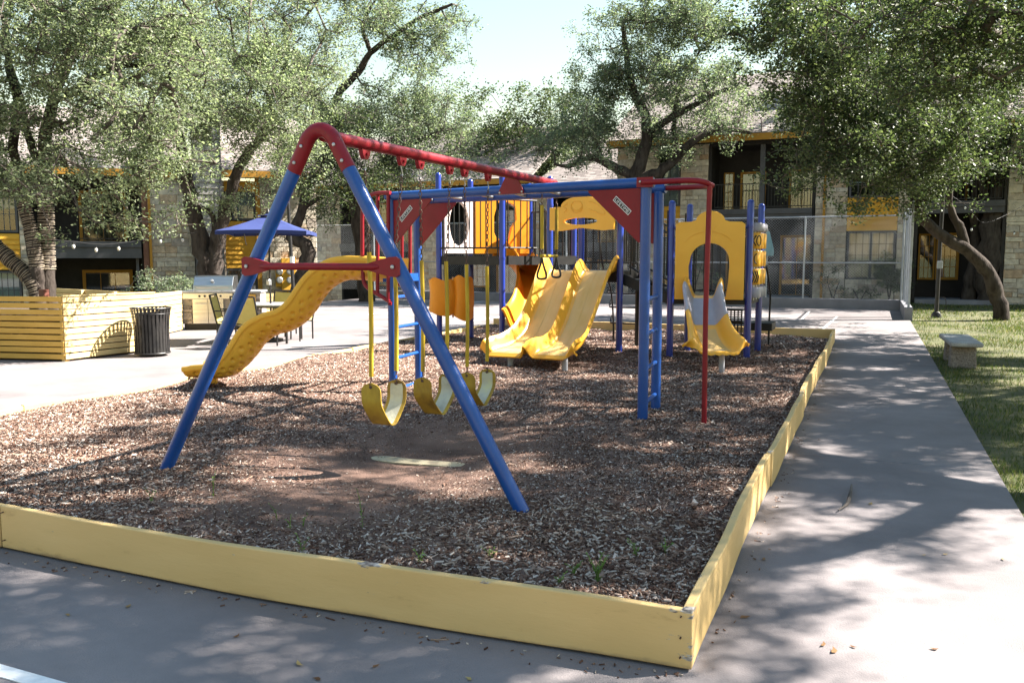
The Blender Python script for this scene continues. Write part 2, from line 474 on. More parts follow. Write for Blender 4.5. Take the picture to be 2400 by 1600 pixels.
def worn_yellow():
    m, nt, N, L = new_mat('worn_yellow_board')
    out = nd(N, 'ShaderNodeOutputMaterial'); p = nd(N, 'ShaderNodeBsdfPrincipled'); L.new(p.outputs[0], out.inputs[0])
    tc = nd(N, 'ShaderNodeTexCoord')
    mp = nd(N, 'ShaderNodeMapping'); mp.inputs['Scale'].default_value = (1, 1, 4); L.new(tc.outputs['Object'], mp.inputs[0])
    n1 = nd(N, 'ShaderNodeTexNoise'); n1.inputs['Scale'].default_value = 1.3; n1.inputs['Detail'].default_value = 8; L.new(mp.outputs[0], n1.inputs[0])
    r1 = ramp(N, [(0.3, (0.55, 0.375, 0.15)), (0.7, (0.62, 0.435, 0.19))]); L.new(n1.outputs[0], r1.inputs[0])
    n2 = nd(N, 'ShaderNodeTexNoise'); n2.inputs['Scale'].default_value = 5.5; n2.inputs['Detail'].default_value = 9; n2.inputs['Roughness'].default_value = 0.7; L.new(mp.outputs[0], n2.inputs[0])
    sx = nd(N, 'ShaderNodeSeparateXYZ'); L.new(tc.outputs['Object'], sx.inputs[0])
    mz = nd(N, 'ShaderNodeMapRange'); mz.inputs[1].default_value = .238; mz.inputs[2].default_value = .262; mz.inputs[4].default_value = .105; L.new(sx.outputs[2], mz.inputs[0])
    vd = nd(N, 'ShaderNodeVectorMath', operation='DISTANCE'); vd.inputs[1].default_value = (-.6, 3.2, .15)
    vm = nd(N, 'ShaderNodeVectorMath', operation='MULTIPLY'); vm.inputs[1].default_value = (1, 1, .25); L.new(tc.outputs['Object'], vm.inputs[0]); vd.inputs[1].default_value = (-.6, 3.2, .04); L.new(vm.outputs[0], vd.inputs[0])
    md = nd(N, 'ShaderNodeMapRange'); md.inputs[1].default_value = .0; md.inputs[2].default_value = .11; md.inputs[3].default_value = .15; md.inputs[4].default_value = 0; L.new(vd.outputs['Value'], md.inputs[0])
    ad = nd(N, 'ShaderNodeMath', operation='ADD'); L.new(mz.outputs[0], ad.inputs[0]); L.new(md.outputs[0], ad.inputs[1])
    ad2 = nd(N, 'ShaderNodeMath', operation='ADD'); L.new(ad.outputs[0], ad2.inputs[0]); L.new(n2.outputs[0], ad2.inputs[1])
    r2 = ramp(N, [(0.672, (0, 0, 0)), (0.69, (1, 1, 1))]); L.new(ad2.outputs[0], r2.inputs[0])
    n3 = nd(N, 'ShaderNodeTexNoise'); n3.inputs['Scale'].default_value = 40; n3.inputs['Detail'].default_value = 4; L.new(mp.outputs[0], n3.inputs[0])
    r3 = ramp(N, [(0.35, (0.10, 0.08, 0.07)), (0.65, (0.45, 0.42, 0.38))]); L.new(n3.outputs[0], r3.inputs[0])
    mx = nd(N, 'ShaderNodeMix', data_type='RGBA'); L.new(r2.outputs[0], mx.inputs[0]); L.new(r1.outputs[0], mx.inputs[6]); L.new(r3.outputs[0], mx.inputs[7])
    # dark drips and scuffs
    n4 = nd(N, 'ShaderNodeTexNoise'); n4.inputs['Scale'].default_value = 2.6; n4.inputs['Detail'].default_value = 10; n4.inputs['Roughness'].default_value = 0.75; L.new(mp.outputs[0], n4.inputs[0])
    r4 = ramp(N, [(0.30, (0.72, 0.68, 0.64)), (0.42, (1, 1, 1))]); L.new(n4.outputs[0], r4.inputs[0])
    m2 = nd(N, 'ShaderNodeMix', data_type='RGBA', blend_type='MULTIPLY'); m2.inputs[0].default_value = 0.8
    L.new(mx.outputs[2], m2.inputs[6]); L.new(r4.outputs[0], m2.inputs[7])
    mb_ = nd(N, 'ShaderNodeMapRange'); mb_.inputs[1].default_value = .012; mb_.inputs[2].default_value = .10; L.new(sx.outputs[2], mb_.inputs[0])
    sb = nd(N, 'ShaderNodeMath', operation='ADD'); L.new(mb_.outputs[0], sb.inputs[0]); L.new(n4.outputs[0], sb.inputs[1])
    r5 = ramp(N, [(0.46, (1, 1, 1)), (0.72, (0, 0, 0))]); L.new(sb.outputs[0], r5.inputs[0])
    sm = nd(N, 'ShaderNodeMath', operation='MULTIPLY'); sm.inputs[1].default_value = .55; L.new(r5.outputs[0], sm.inputs[0])
    m3 = nd(N, 'ShaderNodeMix', data_type='RGBA'); L.new(sm.outputs[0], m3.inputs[0]); L.new(m2.outputs[2], m3.inputs[6]); m3.inputs[7].default_value = (.15, .105, .07, 1)
    L.new(m3.outputs[2], p.inputs['Base Color']); p.inputs['Roughness'].default_value = 0.6
    b = nd(N, 'ShaderNodeBump'); b.inputs['Strength'].default_value = 0.25; b.inputs['Distance'].default_value = 0.01
    L.new(n2.outputs[0], b.inputs['Height']); L.new(b.outputs[0], p.inputs['Normal'])
    return m
M['yellow_worn'] = worn_yellow()

def shingle_mat():
    m, nt, N, L = new_mat('asphalt_shingle')
    out = nd(N, 'ShaderNodeOutputMaterial'); p = nd(N, 'ShaderNodeBsdfPrincipled'); L.new(p.outputs[0], out.inputs[0])
    g = nd(N, 'ShaderNodeNewGeometry')
    r = ramp(N, [(0, (0.15, 0.125, 0.115)), (0.5, (0.23, 0.195, 0.18)), (1, (0.31, 0.27, 0.25))]); L.new(g.outputs['Random Per Island'], r.inputs[0])
    n = nd(N, 'ShaderNodeTexNoise'); n.inputs['Scale'].default_value = 14; n.inputs['Detail'].default_value = 6; L.new(g.outputs['Position'], n.inputs[0])
    rr = ramp(N, [(0.3, (0.7,) * 3), (0.7, (1.1,) * 3)]); L.new(n.outputs[0], rr.inputs[0])
    mx = nd(N, 'ShaderNodeMix', data_type='RGBA', blend_type='MULTIPLY'); mx.inputs[0].default_value = 1
    L.new(r.outputs[0], mx.inputs[6]); L.new(rr.outputs[0], mx.inputs[7]); L.new(mx.outputs[2], p.inputs['Base Color']); p.inputs['Roughness'].default_value = 0.95
    return m
M['shingle'] = shingle_mat()

# ---------------------------------------------------------------- ground: one sheet to the horizon, falling away behind the planters on the left
def ground_z(x, y):
    t = np.clip((-x - 15.0) / 6.0, 0, 1) * np.clip((y + 30) / 6, 0, 1)
    t2 = np.clip((-x - 11.0 + 0.0 * y) / 4.0, 0, 1) * np.clip((y - 29.5) / 4.0, 0, 1)
    t = np.maximum(t * t * (3 - 2 * t), t2 * t2 * (3 - 2 * t2))
    return -0.03 - 1.08 * t

def make_ground():
    xs = np.concatenate([[-900, -500, -250, -120], np.arange(-70, 40.1, 1.25), [70, 140, 300, 900]])
    ys = np.concatenate([[-900, -300, -120], np.arange(-40, 80.1, 1.25), [120, 250, 500, 900]])
    X, Y = np.meshgrid(xs, ys)
    Z = ground_z(X, Y)
    # a little unevenness on the lawn at the right
    bumpy = np.clip((X - 1.3) / 1.0, 0, 1)
    Z = Z + bumpy * 0.035 * np.sin(X * 1.3 + 0.6 * Y) * np.cos(0.8 * Y - X * 0.5)
    V = np.stack([X, Y, Z], -1).reshape(-1, 3)
    nx = len(xs); i = np.arange(len(ys) - 1)[:, None] * nx + np.arange(nx - 1)[None, :]
    F = np.stack([i, i + 1, i + nx + 1, i + nx], -1).reshape(-1, 4)
    return struct(obj_of(np_mesh('ground', V, F, M['lawn'], True), 'ground'))
make_ground()

PX1, PX0 = 0.945, -18.6       # pavement right edge (lawn side) and left end
mb = MB()
mb.bb(-15.6, PX1, -9, 28.35, -0.30, 0.0)
pave = struct(mb.build('pavement', M['concrete']))
mb = MB()
mb.bb(PX0, -15.62, 13.0, 28.35, -1.3, -0.003)
struct(mb.build('patio_slab', M['concrete']))
# pavement joints: shallow dark grooves as thin strips
def joint(a, b, w=0.008):
    mb = MB(); mb.bar((a[0], a[1], 0.0015), (b[0], b[1], 0.0015), w, 0.004)
    o = mb.build('pavement_joint', M['kerb'], pave); return o
for yy in (7.3, 11.6, 15.9, 20.2):
    joint((-0.52, yy), (PX1, yy))
joint((-0.6, 2.1), (PX1, 1.9))
# painted court lines
def line(a, b, w=0.06):
    mb = MB(); mb.bar((a[0], a[1], 0.003), (b[0], b[1], 0.003), w, 0.004)
    return struct(mb.build('painted_line', M['line']))
line(onz(-90, 1546), onz(140, 1612), 0.07)
line(onz(1888, 806), onz(1962, 742), 0.05)
line(onz(1880, 748), onz(1897, 730), 0.05)
line(onz(1640, 743), onz(1880, 749), 0.05)
line((-18.2, 20.5), (-8.2, 20.5)); line((-18.2, 24.3), (-3.0, 24.3)); line((-13.2, 17.8), (-13.2, 28.0)); line((-9.4, 17.5), (-9.4, 28.0))

# ---------------------------------------------------------------- mulch bed
BX0, BX1, BY0, BY1, ML = -7.80, -0.62, 3.10, 17.15, 0.10
PITS = [(-3.31, 5.25, 1.0, .8, .085), (-3.33, 6.2, .9, .7, .06), (-3.3, 4.3, 0.9, .7, .03), (-4.8, 11.0, .5, .5, .06), (-3.95, 11.0, .5, .5, .06), (-1.87, 11.6, .6, .55, .075), (-7.3, 7.7, .5, .5, .05)]
def front_y(x):
    t = np.clip((x + 4.47) / 3.868, 0, 1)
    return np.where(x > -4.47, 3.075 + .13 * t - .045 * np.sin(np.pi * t), 3.03 + .0135 * (x + 7.8)) + .035
def mulch_z(x, y):
    z = ML + 0.022 * np.sin(1.7 * x + 0.4 * y) * np.cos(1.1 * y - 0.3 * x) + 0.012 * np.sin(4.1 * x - 2.2 * y) + 0.02
    for cx, cy, rx, ry, d in PITS:
        z = z - d * np.exp(-(((x - cx) / rx) ** 2 + ((y - cy) / ry) ** 2))
    e = np.minimum(np.minimum(x - BX0, BX1 - x), np.minimum(y - BY0, BY1 - y))
    return np.maximum(z + 0.03 * np.clip(1 - e / 0.5, 0, 1) * np.sin(3 * (x + y)), 0.015)
def make_bed():
    xs = np.linspace(BX0, BX1, 110); ys = np.linspace(BY0, BY1, 200)
    X, Y = np.meshgrid(xs, np.linspace(0, 1, 200)); Y = front_y(X) + (BY1 - front_y(X)) * Y; Z = mulch_z(X, Y)
    V = np.stack([X, Y, Z], -1).reshape(-1, 3); nx = len(xs)
    i = np.arange(len(ys) - 1)[:, None] * nx + np.arange(nx - 1)[None, :]
    F = np.stack([i, i + 1, i + nx + 1, i + nx], -1).reshape(-1, 4)
    return struct(obj_of(np_mesh('mulch_bed', V, F, M['mulch'], True), 'mulch_bed'))
make_bed()

mA, mB_ = onz(862, 1064, .05), onz(1135, 1092, .05)
def make_chips():
    r = RNG
    XY, S = [], []
    # density falls with distance from the camera; chips under the swings are worn to fines
    for (y0, y1, dens, sc_) in ((BY0 - .05, 4.6, 5600, .80), (4.6, 6.5, 4200, .78), (6.5, 9.5, 2600, .82), (9.5, 13, 1200, 1.0), (13, BY1 - .05, 650, 1.25)):
        n = int((BX1 - BX0) * (y1 - y0) * dens)
        x = r.uniform(BX0 + .04, BX1 - .04, n); y = r.uniform(y0, y1, n)
        # keep what the photograph can see (plus a margin)
        lat = x * RT[0] + y * RT[1]; d = x * FH[0] + y * FH[1]
        k = (np.abs(lat / d) < 0.70) & (y > front_y(x) + .03)
        wear = np.zeros(n)
        for cx, cy, rx, ry, dd in PITS[:3]:
            wear = np.maximum(wear, np.exp(-(((x - cx) / (rx * 1.25)) ** 2 + ((y - cy) / (ry * 1.15)) ** 2)))
        clump = 0.5 + 0.5 * np.sin(2.3 * x + 1.1 * np.sin(1.7 * y)) * np.sin(1.9 * y + 0.8 * x)
        k &= r.uniform(0, 1, n) > wear * 0.93
        tm = np.clip((x - mA[0]) / (mB_[0] - mA[0]), 0, 1); k &= ~((np.abs(y - (mA[1] + (mB_[1] - mA[1]) * tm)) < .1) & (x > mA[0]) & (x < mB_[0]) & (r.uniform(0, 1, n) < .6))
        k &= r.uniform(0, 1, n) < 0.72 + 0.28 * clump
        XY.append(np.stack([x[k], y[k]], 1)); S.append(np.full(k.sum(), sc_) * (1 - 0.5 * wear[k]))
    # a few chips kicked out over the border on to the paving
    m_ = 200; sx_ = r.uniform(-7.6, -.62, m_); sy_ = front_y(sx_) - .05 - np.abs(r.normal(0, .05, m_)) - .012
    m2_ = 120; sy2 = r.uniform(3.2, 13, m2_); sx2 = -.575 + np.abs(r.normal(0, .04, m2_))
    XY.append(np.concatenate([np.stack([sx_, sy_], 1), np.stack([sx2, sy2], 1)])); S.append(np.full(m_ + m2_, .62))
    nsp = m_ + m2_
    XY = np.concatenate(XY); S = np.concatenate(S); n = len(S)
    L = r.uniform(0.007, 0.023, n) * S * (1 + (r.uniform(0, 1, n) < .12) * r.uniform(.3, 1.2, n)); Wd = L * r.uniform(0.13, 0.42, n)
    lg = r.uniform(0, 1, n) < .012; L = np.where(lg, r.uniform(.03, .055, n), L); Wd = np.where(lg, r.uniform(.002, .006, n), Wd); T = r.uniform(0.002, 0.005, n) * S
    yaw = r.uniform(0, 2 * np.pi, n); pit = r.normal(0, 0.28, n); rol = r.normal(0, 0.35, n)
    pit[-nsp:] = 0; rol[-nsp:] = 0
    cy_, sy_ = np.cos(yaw), np.sin(yaw)
    ax = np.stack([cy_ * np.cos(pit), sy_ * np.cos(pit), np.sin(pit)], 1)
    ay = np.stack([-sy_ * np.cos(rol), cy_ * np.cos(rol), np.sin(rol)], 1)
    az = np.cross(ax, ay); az /= np.linalg.norm(az, axis=1, keepdims=True)
    c = np.stack([XY[:, 0], XY[:, 1], mulch_z(XY[:, 0], XY[:, 1]) + r.uniform(0.000, 0.014, n)], 1)
    c[-nsp:, 2] = .004; V = np.empty((n, 8, 3))
    k = 0
    for sz in (-1, 1):
        for (sx, sy) in ((-1, -.7), (.9, -1), (1, .6), (-.85, 1)):
            jit = r.uniform(.75, 1.1, n)[:, None]
            V[:, k] = c + ax * (sx * L / 1)[:, None] * jit + ay * (sy * Wd / 1)[:, None] * jit + az * (sz * T)[:, None]
            k += 1
    near = np.nonzero(XY[:, 1] < 4.9)[0]; far = np.nonzero(XY[:, 1] >= 4.9)[0]
    base = near[:, None, None] * 8
    F = (np.array([(4, 5, 6, 7), (0, 1, 5, 4), (2, 3, 7, 6), (1, 2, 6, 5)])[None] + base).reshape(-1, 4)
    V[far, 4] -= az[far] * T[far][:, None] * 2.5; V[far, 6] -= az[far] * T[far][:, None] * 2.5
    F = np.concatenate([F, far[:, None] * 8 + np.array([[4, 5, 6, 7]])])
    keepv = np.ones((n, 8), bool); keepv[far, :4] = False
    idx = np.cumsum(keepv.ravel()) - 1
    F = idx[F]; V = V.reshape(-1, 3)[keepv.ravel()]
    print('chips', n)
    o = obj_of(np_mesh('wood_chips', V.reshape(-1, 3), F.reshape(-1, 4), M['chip']), 'wood_chips')
    tag(o, 'loose brown and grey wood chips covering the playground bed', 'wood chips'); stuff(o)
make_chips()

# buried rubber mat showing through the worn mulch under the nearest swing
mA, mB_ = onz(862, 1064, .05), onz(1135, 1092, .05)
ZMAT = float(mulch_z(np.array([(mA[0] + mB_[0]) / 2]), np.array([(mA[1] + mB_[1]) / 2]))[0]) + .022
G = []
for t in np.linspace(0, 1, 16):
    c_ = mA + (mB_ - mA) * t; hw = .075 * min(1, 8 * t + .3, 8 * (1 - t) + .3)
    row = []
    for v in np.linspace(-1, 1, 5):
        x_, y_ = c_[0], c_[1] + v * hw * (1 + .15 * math.sin(9 * t + v))
        row.append((x_, y_, ZMAT - .006 * abs(v) ** 4 + .012 * (t - .5)))
    G.append(row)
mb = MB(); mb.shell(np.array(G), .012) if np.cross(np.array(G[0][1]) - np.array(G[0][0]), np.array(G[1][0]) - np.array(G[0][0]))[2] > 0 else mb.shell(np.array(G)[:, ::-1], .012)
o = mb.build('wear_mat', M['mat']); tag(o, 'half buried beige rubber mat in the worn mulch under the swings', 'mat')

# ---------------------------------------------------------------- border boards round the bed
border = thing('timber_border', (-4.2, 3.05, 0), 'yellow painted plank border round the mulch playground bed', 'border')
BH, BT = 0.245, 0.045
def board(a, b, z0=0.012, h=BH, bow=0.0, wav=0.0, seed=0, th=BT, dz=0.0):
    """one plank on edge from a to b (outer line), bowed a little; dz: rise of the far end"""
    a, b = np.array(a, float), np.array(b, float); d = b - a; L = np.linalg.norm(d); d /= L
    nrm = np.array([-d[1], d[0]])
    n = max(3, int(L / 0.22)); g = []
    for i in range(n + 1):
        t = i / n
        off = bow * math.sin(math.pi * t) + wav * math.sin(seed + t * L * 2.1) + wav * .5 * math.sin(2 * seed + t * L * 5.3)
        p = a + d * L * t + nrm * off
        zt = z0 + h + dz * t + 0.006 * math.sin(seed * 3 + t * 7)
        g.append([(*(p), z0 + dz * t), (*(p), zt), (*(p + nrm * th), zt - .004), (*(p + nrm * th), z0 + dz * t)])
    V = [q for row in g for q in row]; F = []
    for i in range(n):
        o = i * 4
        for j in range(4):
            F.append((o + j, o + 4 + j, o + 4 + (j + 1) % 4, o + (j + 1) % 4))
    F.append((0, 1, 2, 3)); F.append(tuple(n * 4 + k for k in (3, 2, 1, 0)))
    m_ = MB(); m_.add(V, F)
    return m_.build('board', M['yellow_worn'], border, True, 30, bevel=0.006, seg=2)
cnr = (-0.60, 3.20)
board((-4.47, 3.075), (-0.602, 3.205), bow=-0.045, wav=0.006, seed=1)
board((-7.80, 3.03), (-4.476, 3.073), bow=0.0, wav=0.006, seed=2)
ys = [3.205, 6.1, 9.0, 11.9, 14.6, 17.15]
for i in range(5):
    board((-0.60 - (0.01 if i % 2 else 0), ys[i] + (.0 if i == 0 else .004)), (-0.60 - (0.01 if i % 2 == 0 else 0), ys[i + 1] - .004), wav=0.006, seed=3 + i * 1.7, bow=0.010 * (-1) ** i)
xs = [-0.62, -3.6, -6.4, -7.84]
for i in range(3):
    board((xs[i], 17.2), (xs[i + 1] + .006, 17.2), wav=0.01, seed=9 + i)
ys = [17.2, 14.3, 11.5, 8.6, 5.7, 3.03]
for i in range(5):
    board((-7.84, ys[i]), (-7.84, ys[i + 1] + .006), wav=0.012, seed=14 + i, h=.145)

for (x, y, n_) in [(-.645, 3.2, 3), (-4.44, 3.07, 2), (-4.51, 3.07, 2), (-6.2, 3.05, 2)]:
    for k in range(n_):
        m_ = MB(); z_ = .06 + .16 * k / max(1, n_ - 1) + random.uniform(-.01, .01); m_.tube([(x, y + .02, z_), (x, y - .008, z_)], .0035, 8); m_.build('nail', M['chain'], border, True)
# ---------------------------------------------------------------- court kerb walls
mb = MB(); mb.bb(-18.6, 0.80, 28.36, 28.62, -1.0, 0.32); struct(mb.build('court_kerb', M['kerb'], bevel=.015))
mb = MB(); mb.bb(0.802, 1.0, 24.1, 28.62, -.3, 0.325); struct(mb.build('court_kerb', M['kerb'], bevel=.015))

# ---------------------------------------------------------------- lawn grass at the right
def make_grass():
    r = RNG; XY, S = [], []
    for (y0, y1, x1, dens, s_) in ((5, 10, 3.2, 3000, 1.0), (10, 16, 5.0, 1100, 1.35), (16, 24, 7.5, 420, 1.9), (24, 33.3, 10, 190, 2.6)):
        x0 = PX1 + .01
        n = int((x1 - x0) * (y1 - y0) * dens)
        x = r.uniform(x0, x1, n); y = r.uniform(y0, y1, n)
        k = (x / y < 0.32) & ((y < 24.1) | (x > 1.05))
        patch = np.sin(1.9 * x + .7 * y) * np.sin(1.3 * y - .6 * x) + 0.5 * np.sin(4.3 * x + 3.1 * y)
        k &= r.uniform(0, 1, n) < np.clip(0.62 + 0.5 * patch, 0.12, 1)
        XY.append(np.stack([x, y], 1)[k]); S.append(np.full(k.sum(), s_))
    n = 4000   # behind the court fence
    x = r.uniform(-8, 1, n); y = r.uniform(28.7, 33.4, n); XY.append(np.stack([x, y], 1)); S.append(np.full(n, 2.6))
    XY = np.concatenate(XY); S = np.concatenate(S); n = len(S)
    h = r.uniform(0.02, 0.055, n) * np.sqrt(S); w = r.uniform(0.0025, 0.005, n) * S
    a = r.uniform(0, 2 * np.pi, n); ln = r.uniform(0.2, 1.1, n) * h; b = r.uniform(0, 2 * np.pi, n)
    z = ground_z(XY[:, 0], XY[:, 1]) - .01
    bz = np.clip((XY[:, 0] - 1.3) / 1.0, 0, 1); z = z + bz * 0.035 * np.sin(XY[:, 0] * 1.3 + 0.6 * XY[:, 1]) * np.cos(0.8 * XY[:, 1] - XY[:, 0] * 0.5)
    c = np.stack([XY[:, 0], XY[:, 1], z], 1)
    s = np.stack([np.cos(a) * w, np.sin(a) * w, 0 * w], 1)
    tip = np.stack([np.cos(b) * ln, np.sin(b) * ln, h + .015], 1)
    V = np.stack([c - s, c + s, c + tip], 1).reshape(-1, 3)
    F = np.arange(n * 3).reshape(-1, 3)
    print('grass', n)
    o = obj_of(np_mesh('lawn_grass', V, F, M['grass']), 'lawn_grass')
    stuff(tag(o, 'short patchy green grass of the lawn beside the path', 'grass'))
make_grass()

# ================================================================ swing set with monkey bars
S_ = 2400 / 2352.0
def zg(x, y):
    return float(mulch_z(np.array([x]), np.array([y]))[0])

swing = thing('swing_set', (-3.3, 6.4, 0.1), 'blue and red steel swing set joined to monkey bars on the mulch', 'swing set')

def text_tris(body, size=1.0):
    cu = bpy.data.curves.new('lettering', 'FONT'); cu.body = body; cu.size = size; cu.align_x = 'CENTER'; cu.align_y = 'CENTER'; cu.resolution_u = 2
    o = bpy.data.objects.new('lettering', cu); COL.objects.link(o)
    dg = bpy.context.evaluated_depsgraph_get()
    me = bpy.data.meshes.new_from_object(o.evaluated_get(dg))
    V = [tuple(v.co) for v in me.vertices]; F = [tuple(p.vertices) for p in me.polygons]
    bpy.data.objects.remove(o); bpy.data.curves.remove(cu); bpy.data.meshes.remove(me)
    return V, F

fL, fR, AP = np.array([-4.71, 4.47, .0]), np.array([-1.87, 4.61, .0]), np.array([-3.29, 4.54, 2.455])
def leg_pt(f, t):           # along the straight run towards a virtual apex at z 2.56
    top = np.array([-3.29, 4.54, 2.57]); f = np.array([f[0], f[1], 0.02])
    return f + (top - f) * t
for f in (fL, fR):
    mb = MB(); mb.tube([leg_pt(f, -0.03), leg_pt(f, 0.865)], 0.046, 20)
    mb.build('leg', M['blue_steel'], swing, True)
mb = MB()
bend = [leg_pt(fL, .86), leg_pt(fL, .905), leg_pt(fL, .945)] + [AP + np.array([0, 0, 0])] + [leg_pt(fR, .945), leg_pt(fR, .905), leg_pt(fR, .86)]
bend = curve([leg_pt(fL, .855), leg_pt(fL, .90), leg_pt(fL, .935), AP + (leg_pt(fL, .96) - leg_pt(fR, .96)) * .42 + np.array([0, 0, -.012]), AP, AP + (leg_pt(fR, .96) - leg_pt(fL, .96)) * .42 + np.array([0, 0, -.012]), leg_pt(fR, .935), leg_pt(fR, .90), leg_pt(fR, .855)], 7)
mb.tube(bend, 0.0485, 20)
apex = mb.build('apex_bend', M['red_steel'], swing, True)
def bolt(p, n, parent, r=0.011):
    p, n = Vector(p), Vector(n).normalized()
    m_ = MB(); m_.tube([p - n * .002, p + n * .006, p + n * .009], [r, r, r * .6], 8)
    return m_.build('bolt', M['zinc'], parent, True)
for f in (fL, fR):
    for t in (.875, .915):
        q = leg_pt(f, t); bolt(q + np.array([0.01, -.048, 0]), (0.1, -1, 0), apex)
# cross brace with flattened ends
zb = 1.585
tl = (zb - .02) / 2.55
A, B = leg_pt(fL, tl), leg_pt(fR, tl)
A, B = A + np.array([.0, -.058, 0]), B + np.array([0, -.058, 0])
mb = MB(); d = (B - A) / np.linalg.norm(B - A)
mb.tube([A + d * .10, A + d * .14, B - d * .14, B - d * .10], [.012, .0235, .0235, .012], 14)
for P_, s in ((A, 1), (B, -1)):
    mb.prism([(-.042, -.05), (-.02, -.064), (.03, -.06), (.17, -.025), (.17, .025), (.03, .06), (-.02, .064), (-.042, .05)][::(1 if s > 0 else -1)], P_ + np.array([0, .008, 0]), d * s, (0, 0, 1), .016 * s)
brace = mb.build('cross_brace', M['red_steel'], swing, True, 35)
bolt(A + np.array([0, -.012, 0]), (0, -1, 0), brace, .013); bolt(B + np.array([0, -.012, 0]), (0, -1, 0), brace, .013)
# beam
def beam_pt(y):
    t = (y - 4.54) / (8.75 - 4.54)
    return np.array([-3.29 + .05 * t, y, 2.425 + .02 * t])
mb = MB(); mb.tube([beam_pt(4.57), beam_pt(6.6), beam_pt(8.72)], .041, 20)
beam = mb.build('swing_beam', M['red_steel'], swing, True)
HY = [5.04, 5.53, 5.80, 6.29, 6.56, 7.03]
for y in HY:
    q = beam_pt(y); mb = MB()
    mb.prism([(-.055, 0), (.055, 0), (.04, -.05), (.02, -.075), (-.02, -.075), (-.04, -.05)], q + np.array([-.016, 0, -.03]), (0, 1, 0), (0, 0, 1), .032)
    mb.tube([q + np.array([-.03, 0, -.07]), q + np.array([.03, 0, -.07])], .011, 8)
    mb.build('swing_hanger', M['red_steel'], swing, True, 30)

# ---- monkey bars
m1, m2, m3, m4 = (np.array(v) for v in ((-5.01, 8.20, 0), (-5.07, 8.90, 0), (-1.94, 7.63, 0), (-1.98, 8.31, 0)))
ZR = 2.292
for mm in (m1, m2, m3, m4):
    mb = MB(); mb.tube([mm + np.array([0, 0, -.05]), mm + np.array([0, 0, ZR])], .049, 20)
    mb.build('post', M['blue_steel'], swing, True)
dr = (m3 - m1) / np.linalg.norm(m3 - m1)
for a, b in ((m1, m3), (m2, m4)):
    mb = MB(); mb.tube([a - dr * .06 + np.array([0, 0, ZR + .03]), b + dr * .07 + np.array([0, 0, ZR + .03])], .049, 20)
    mb.build('rail', M['blue_steel'], swing, True)
for k in range(7):
    t = (k + .6) / 7.2
    a, b = m1 + (m3 - m1) * t, m2 + (m4 - m2) * t
    mb = MB(); mb.tube([a + np.array([0, 0, ZR + .02]), b + np.array([0, 0, ZR + .02])], .0165, 10)
    mb.build('rung', M['zinc'], swing, True)
# ladder rungs
for (a, b, px, ys_) in ((m3, m4, 1522, (699, 779, 858, 935)), (m1, m2, 950, (694, 763, 833, 905))):
    for y_ in ys_:
        z = onplane(px, y_, a, b)[2]
        mb = MB(); mb.tube([a + np.array([0, 0, z]), b + np.array([0, 0, z])], .02, 12)
        mb.build('ladder_rung', M['blue_steel'], swing, True)
# gussets with stickers
TV, TF = text_tris('LIFETIME', 1.0)
def gusset(post, s, sticker):
    U = dr * s
    o = post + np.array([0, 0, ZR - .015]) + U * .045 + np.array([0.0, -.0, 0])
    tri = [(0.005, 0), (.55, 0), (.55, -.02), (.02, -.50), (.005, -.50)]
    if s > 0:
        tri = tri[::-1]
    mb = MB(); mb.prism(tri, o, U, (0, 0, 1), .012 if s > 0 else -.012)
    g = mb.build('gusset', M['red_steel'], swing)
    if sticker:
        nrm = np.cross(dr, [0, 0, 1.0]); nrm /= np.linalg.norm(nrm)   # towards the camera (-Y)
        if nrm[1] > 0: nrm = -nrm
        c = o + U * .19 + np.array([0, 0, -.155]) + nrm * .0145
        ang = math.atan2(.50, .55) * (1 if s > 0 else -1)
        u = np.array([*(dr * math.cos(ang))[:2], math.sin(ang)]); v = np.array([*(dr * -math.sin(ang))[:2], math.cos(ang)])
        mb = MB()
        for (w, h, d_, mi) in ((.215, .052, 0, 0), (.203, .040, .0015, 1)):
            mb.prism([(-w / 2, -h / 2), (w / 2, -h / 2), (w / 2, h / 2), (-w / 2, h / 2)], c + nrm * d_, u, v, .001, mi)
        # letters, white on black
        sx = .185 / (max(p[0] for p in TV) - min(p[0] for p in TV)); sy = .028 / (max(p[1] for p in TV) - min(p[1] for p in TV))
        cy = (max(p[1] for p in TV) + min(p[1] for p in TV)) / 2
        mb.add([c + nrm * .004 + u * p[0] * sx + v * (p[1] - cy) * sy for p in TV], TF, 0)
        st = mb.build('sticker', [M['white_sticker'], M['black_print']], g)
        st['label'] = 'white bordered black name sticker reading LIFETIME'
gusset(m1, 1, True); gusset(m2, 1, False); gusset(m3, -1, True); gusset(m4, -1, False)
# red saddle where the beam crosses the front rail
sd = onplane(1182 * S_, 415 * S_, m1, m3)
mb = MB()
nrm = np.array([-.18, -.98, 0]); nrm /= np.linalg.norm(nrm)
o = m1 + dr * np.dot(sd - m1, dr); o = np.array([o[0], o[1], ZR + .03]) + nrm * .055
mb.prism([(-.15, -.045), (.15, -.045), (.15, -.02), (.06, .14), (-.06, .14), (-.15, -.02)], o, dr, (0, 0, 1), .014)
sdl = mb.build('saddle_bracket', M['red_steel'], swing)
bolt(o + dr * .135 + nrm * .015 + np.array([0, 0, -.03]), nrm, sdl); bolt(o - dr * .135 + nrm * .015 + np.array([0, 0, -.03]), nrm, sdl)
mb = MB(); mb.bar(m2 + dr * np.dot(sd - m1, dr) + np.array([-.06, -.06, ZR + .085]), m2 + dr * np.dot(sd - m1, dr) + np.array([.14, -.06, ZR + .085]), .10, .02)
mb.build('rear_clamp', M['red_steel'], swing)
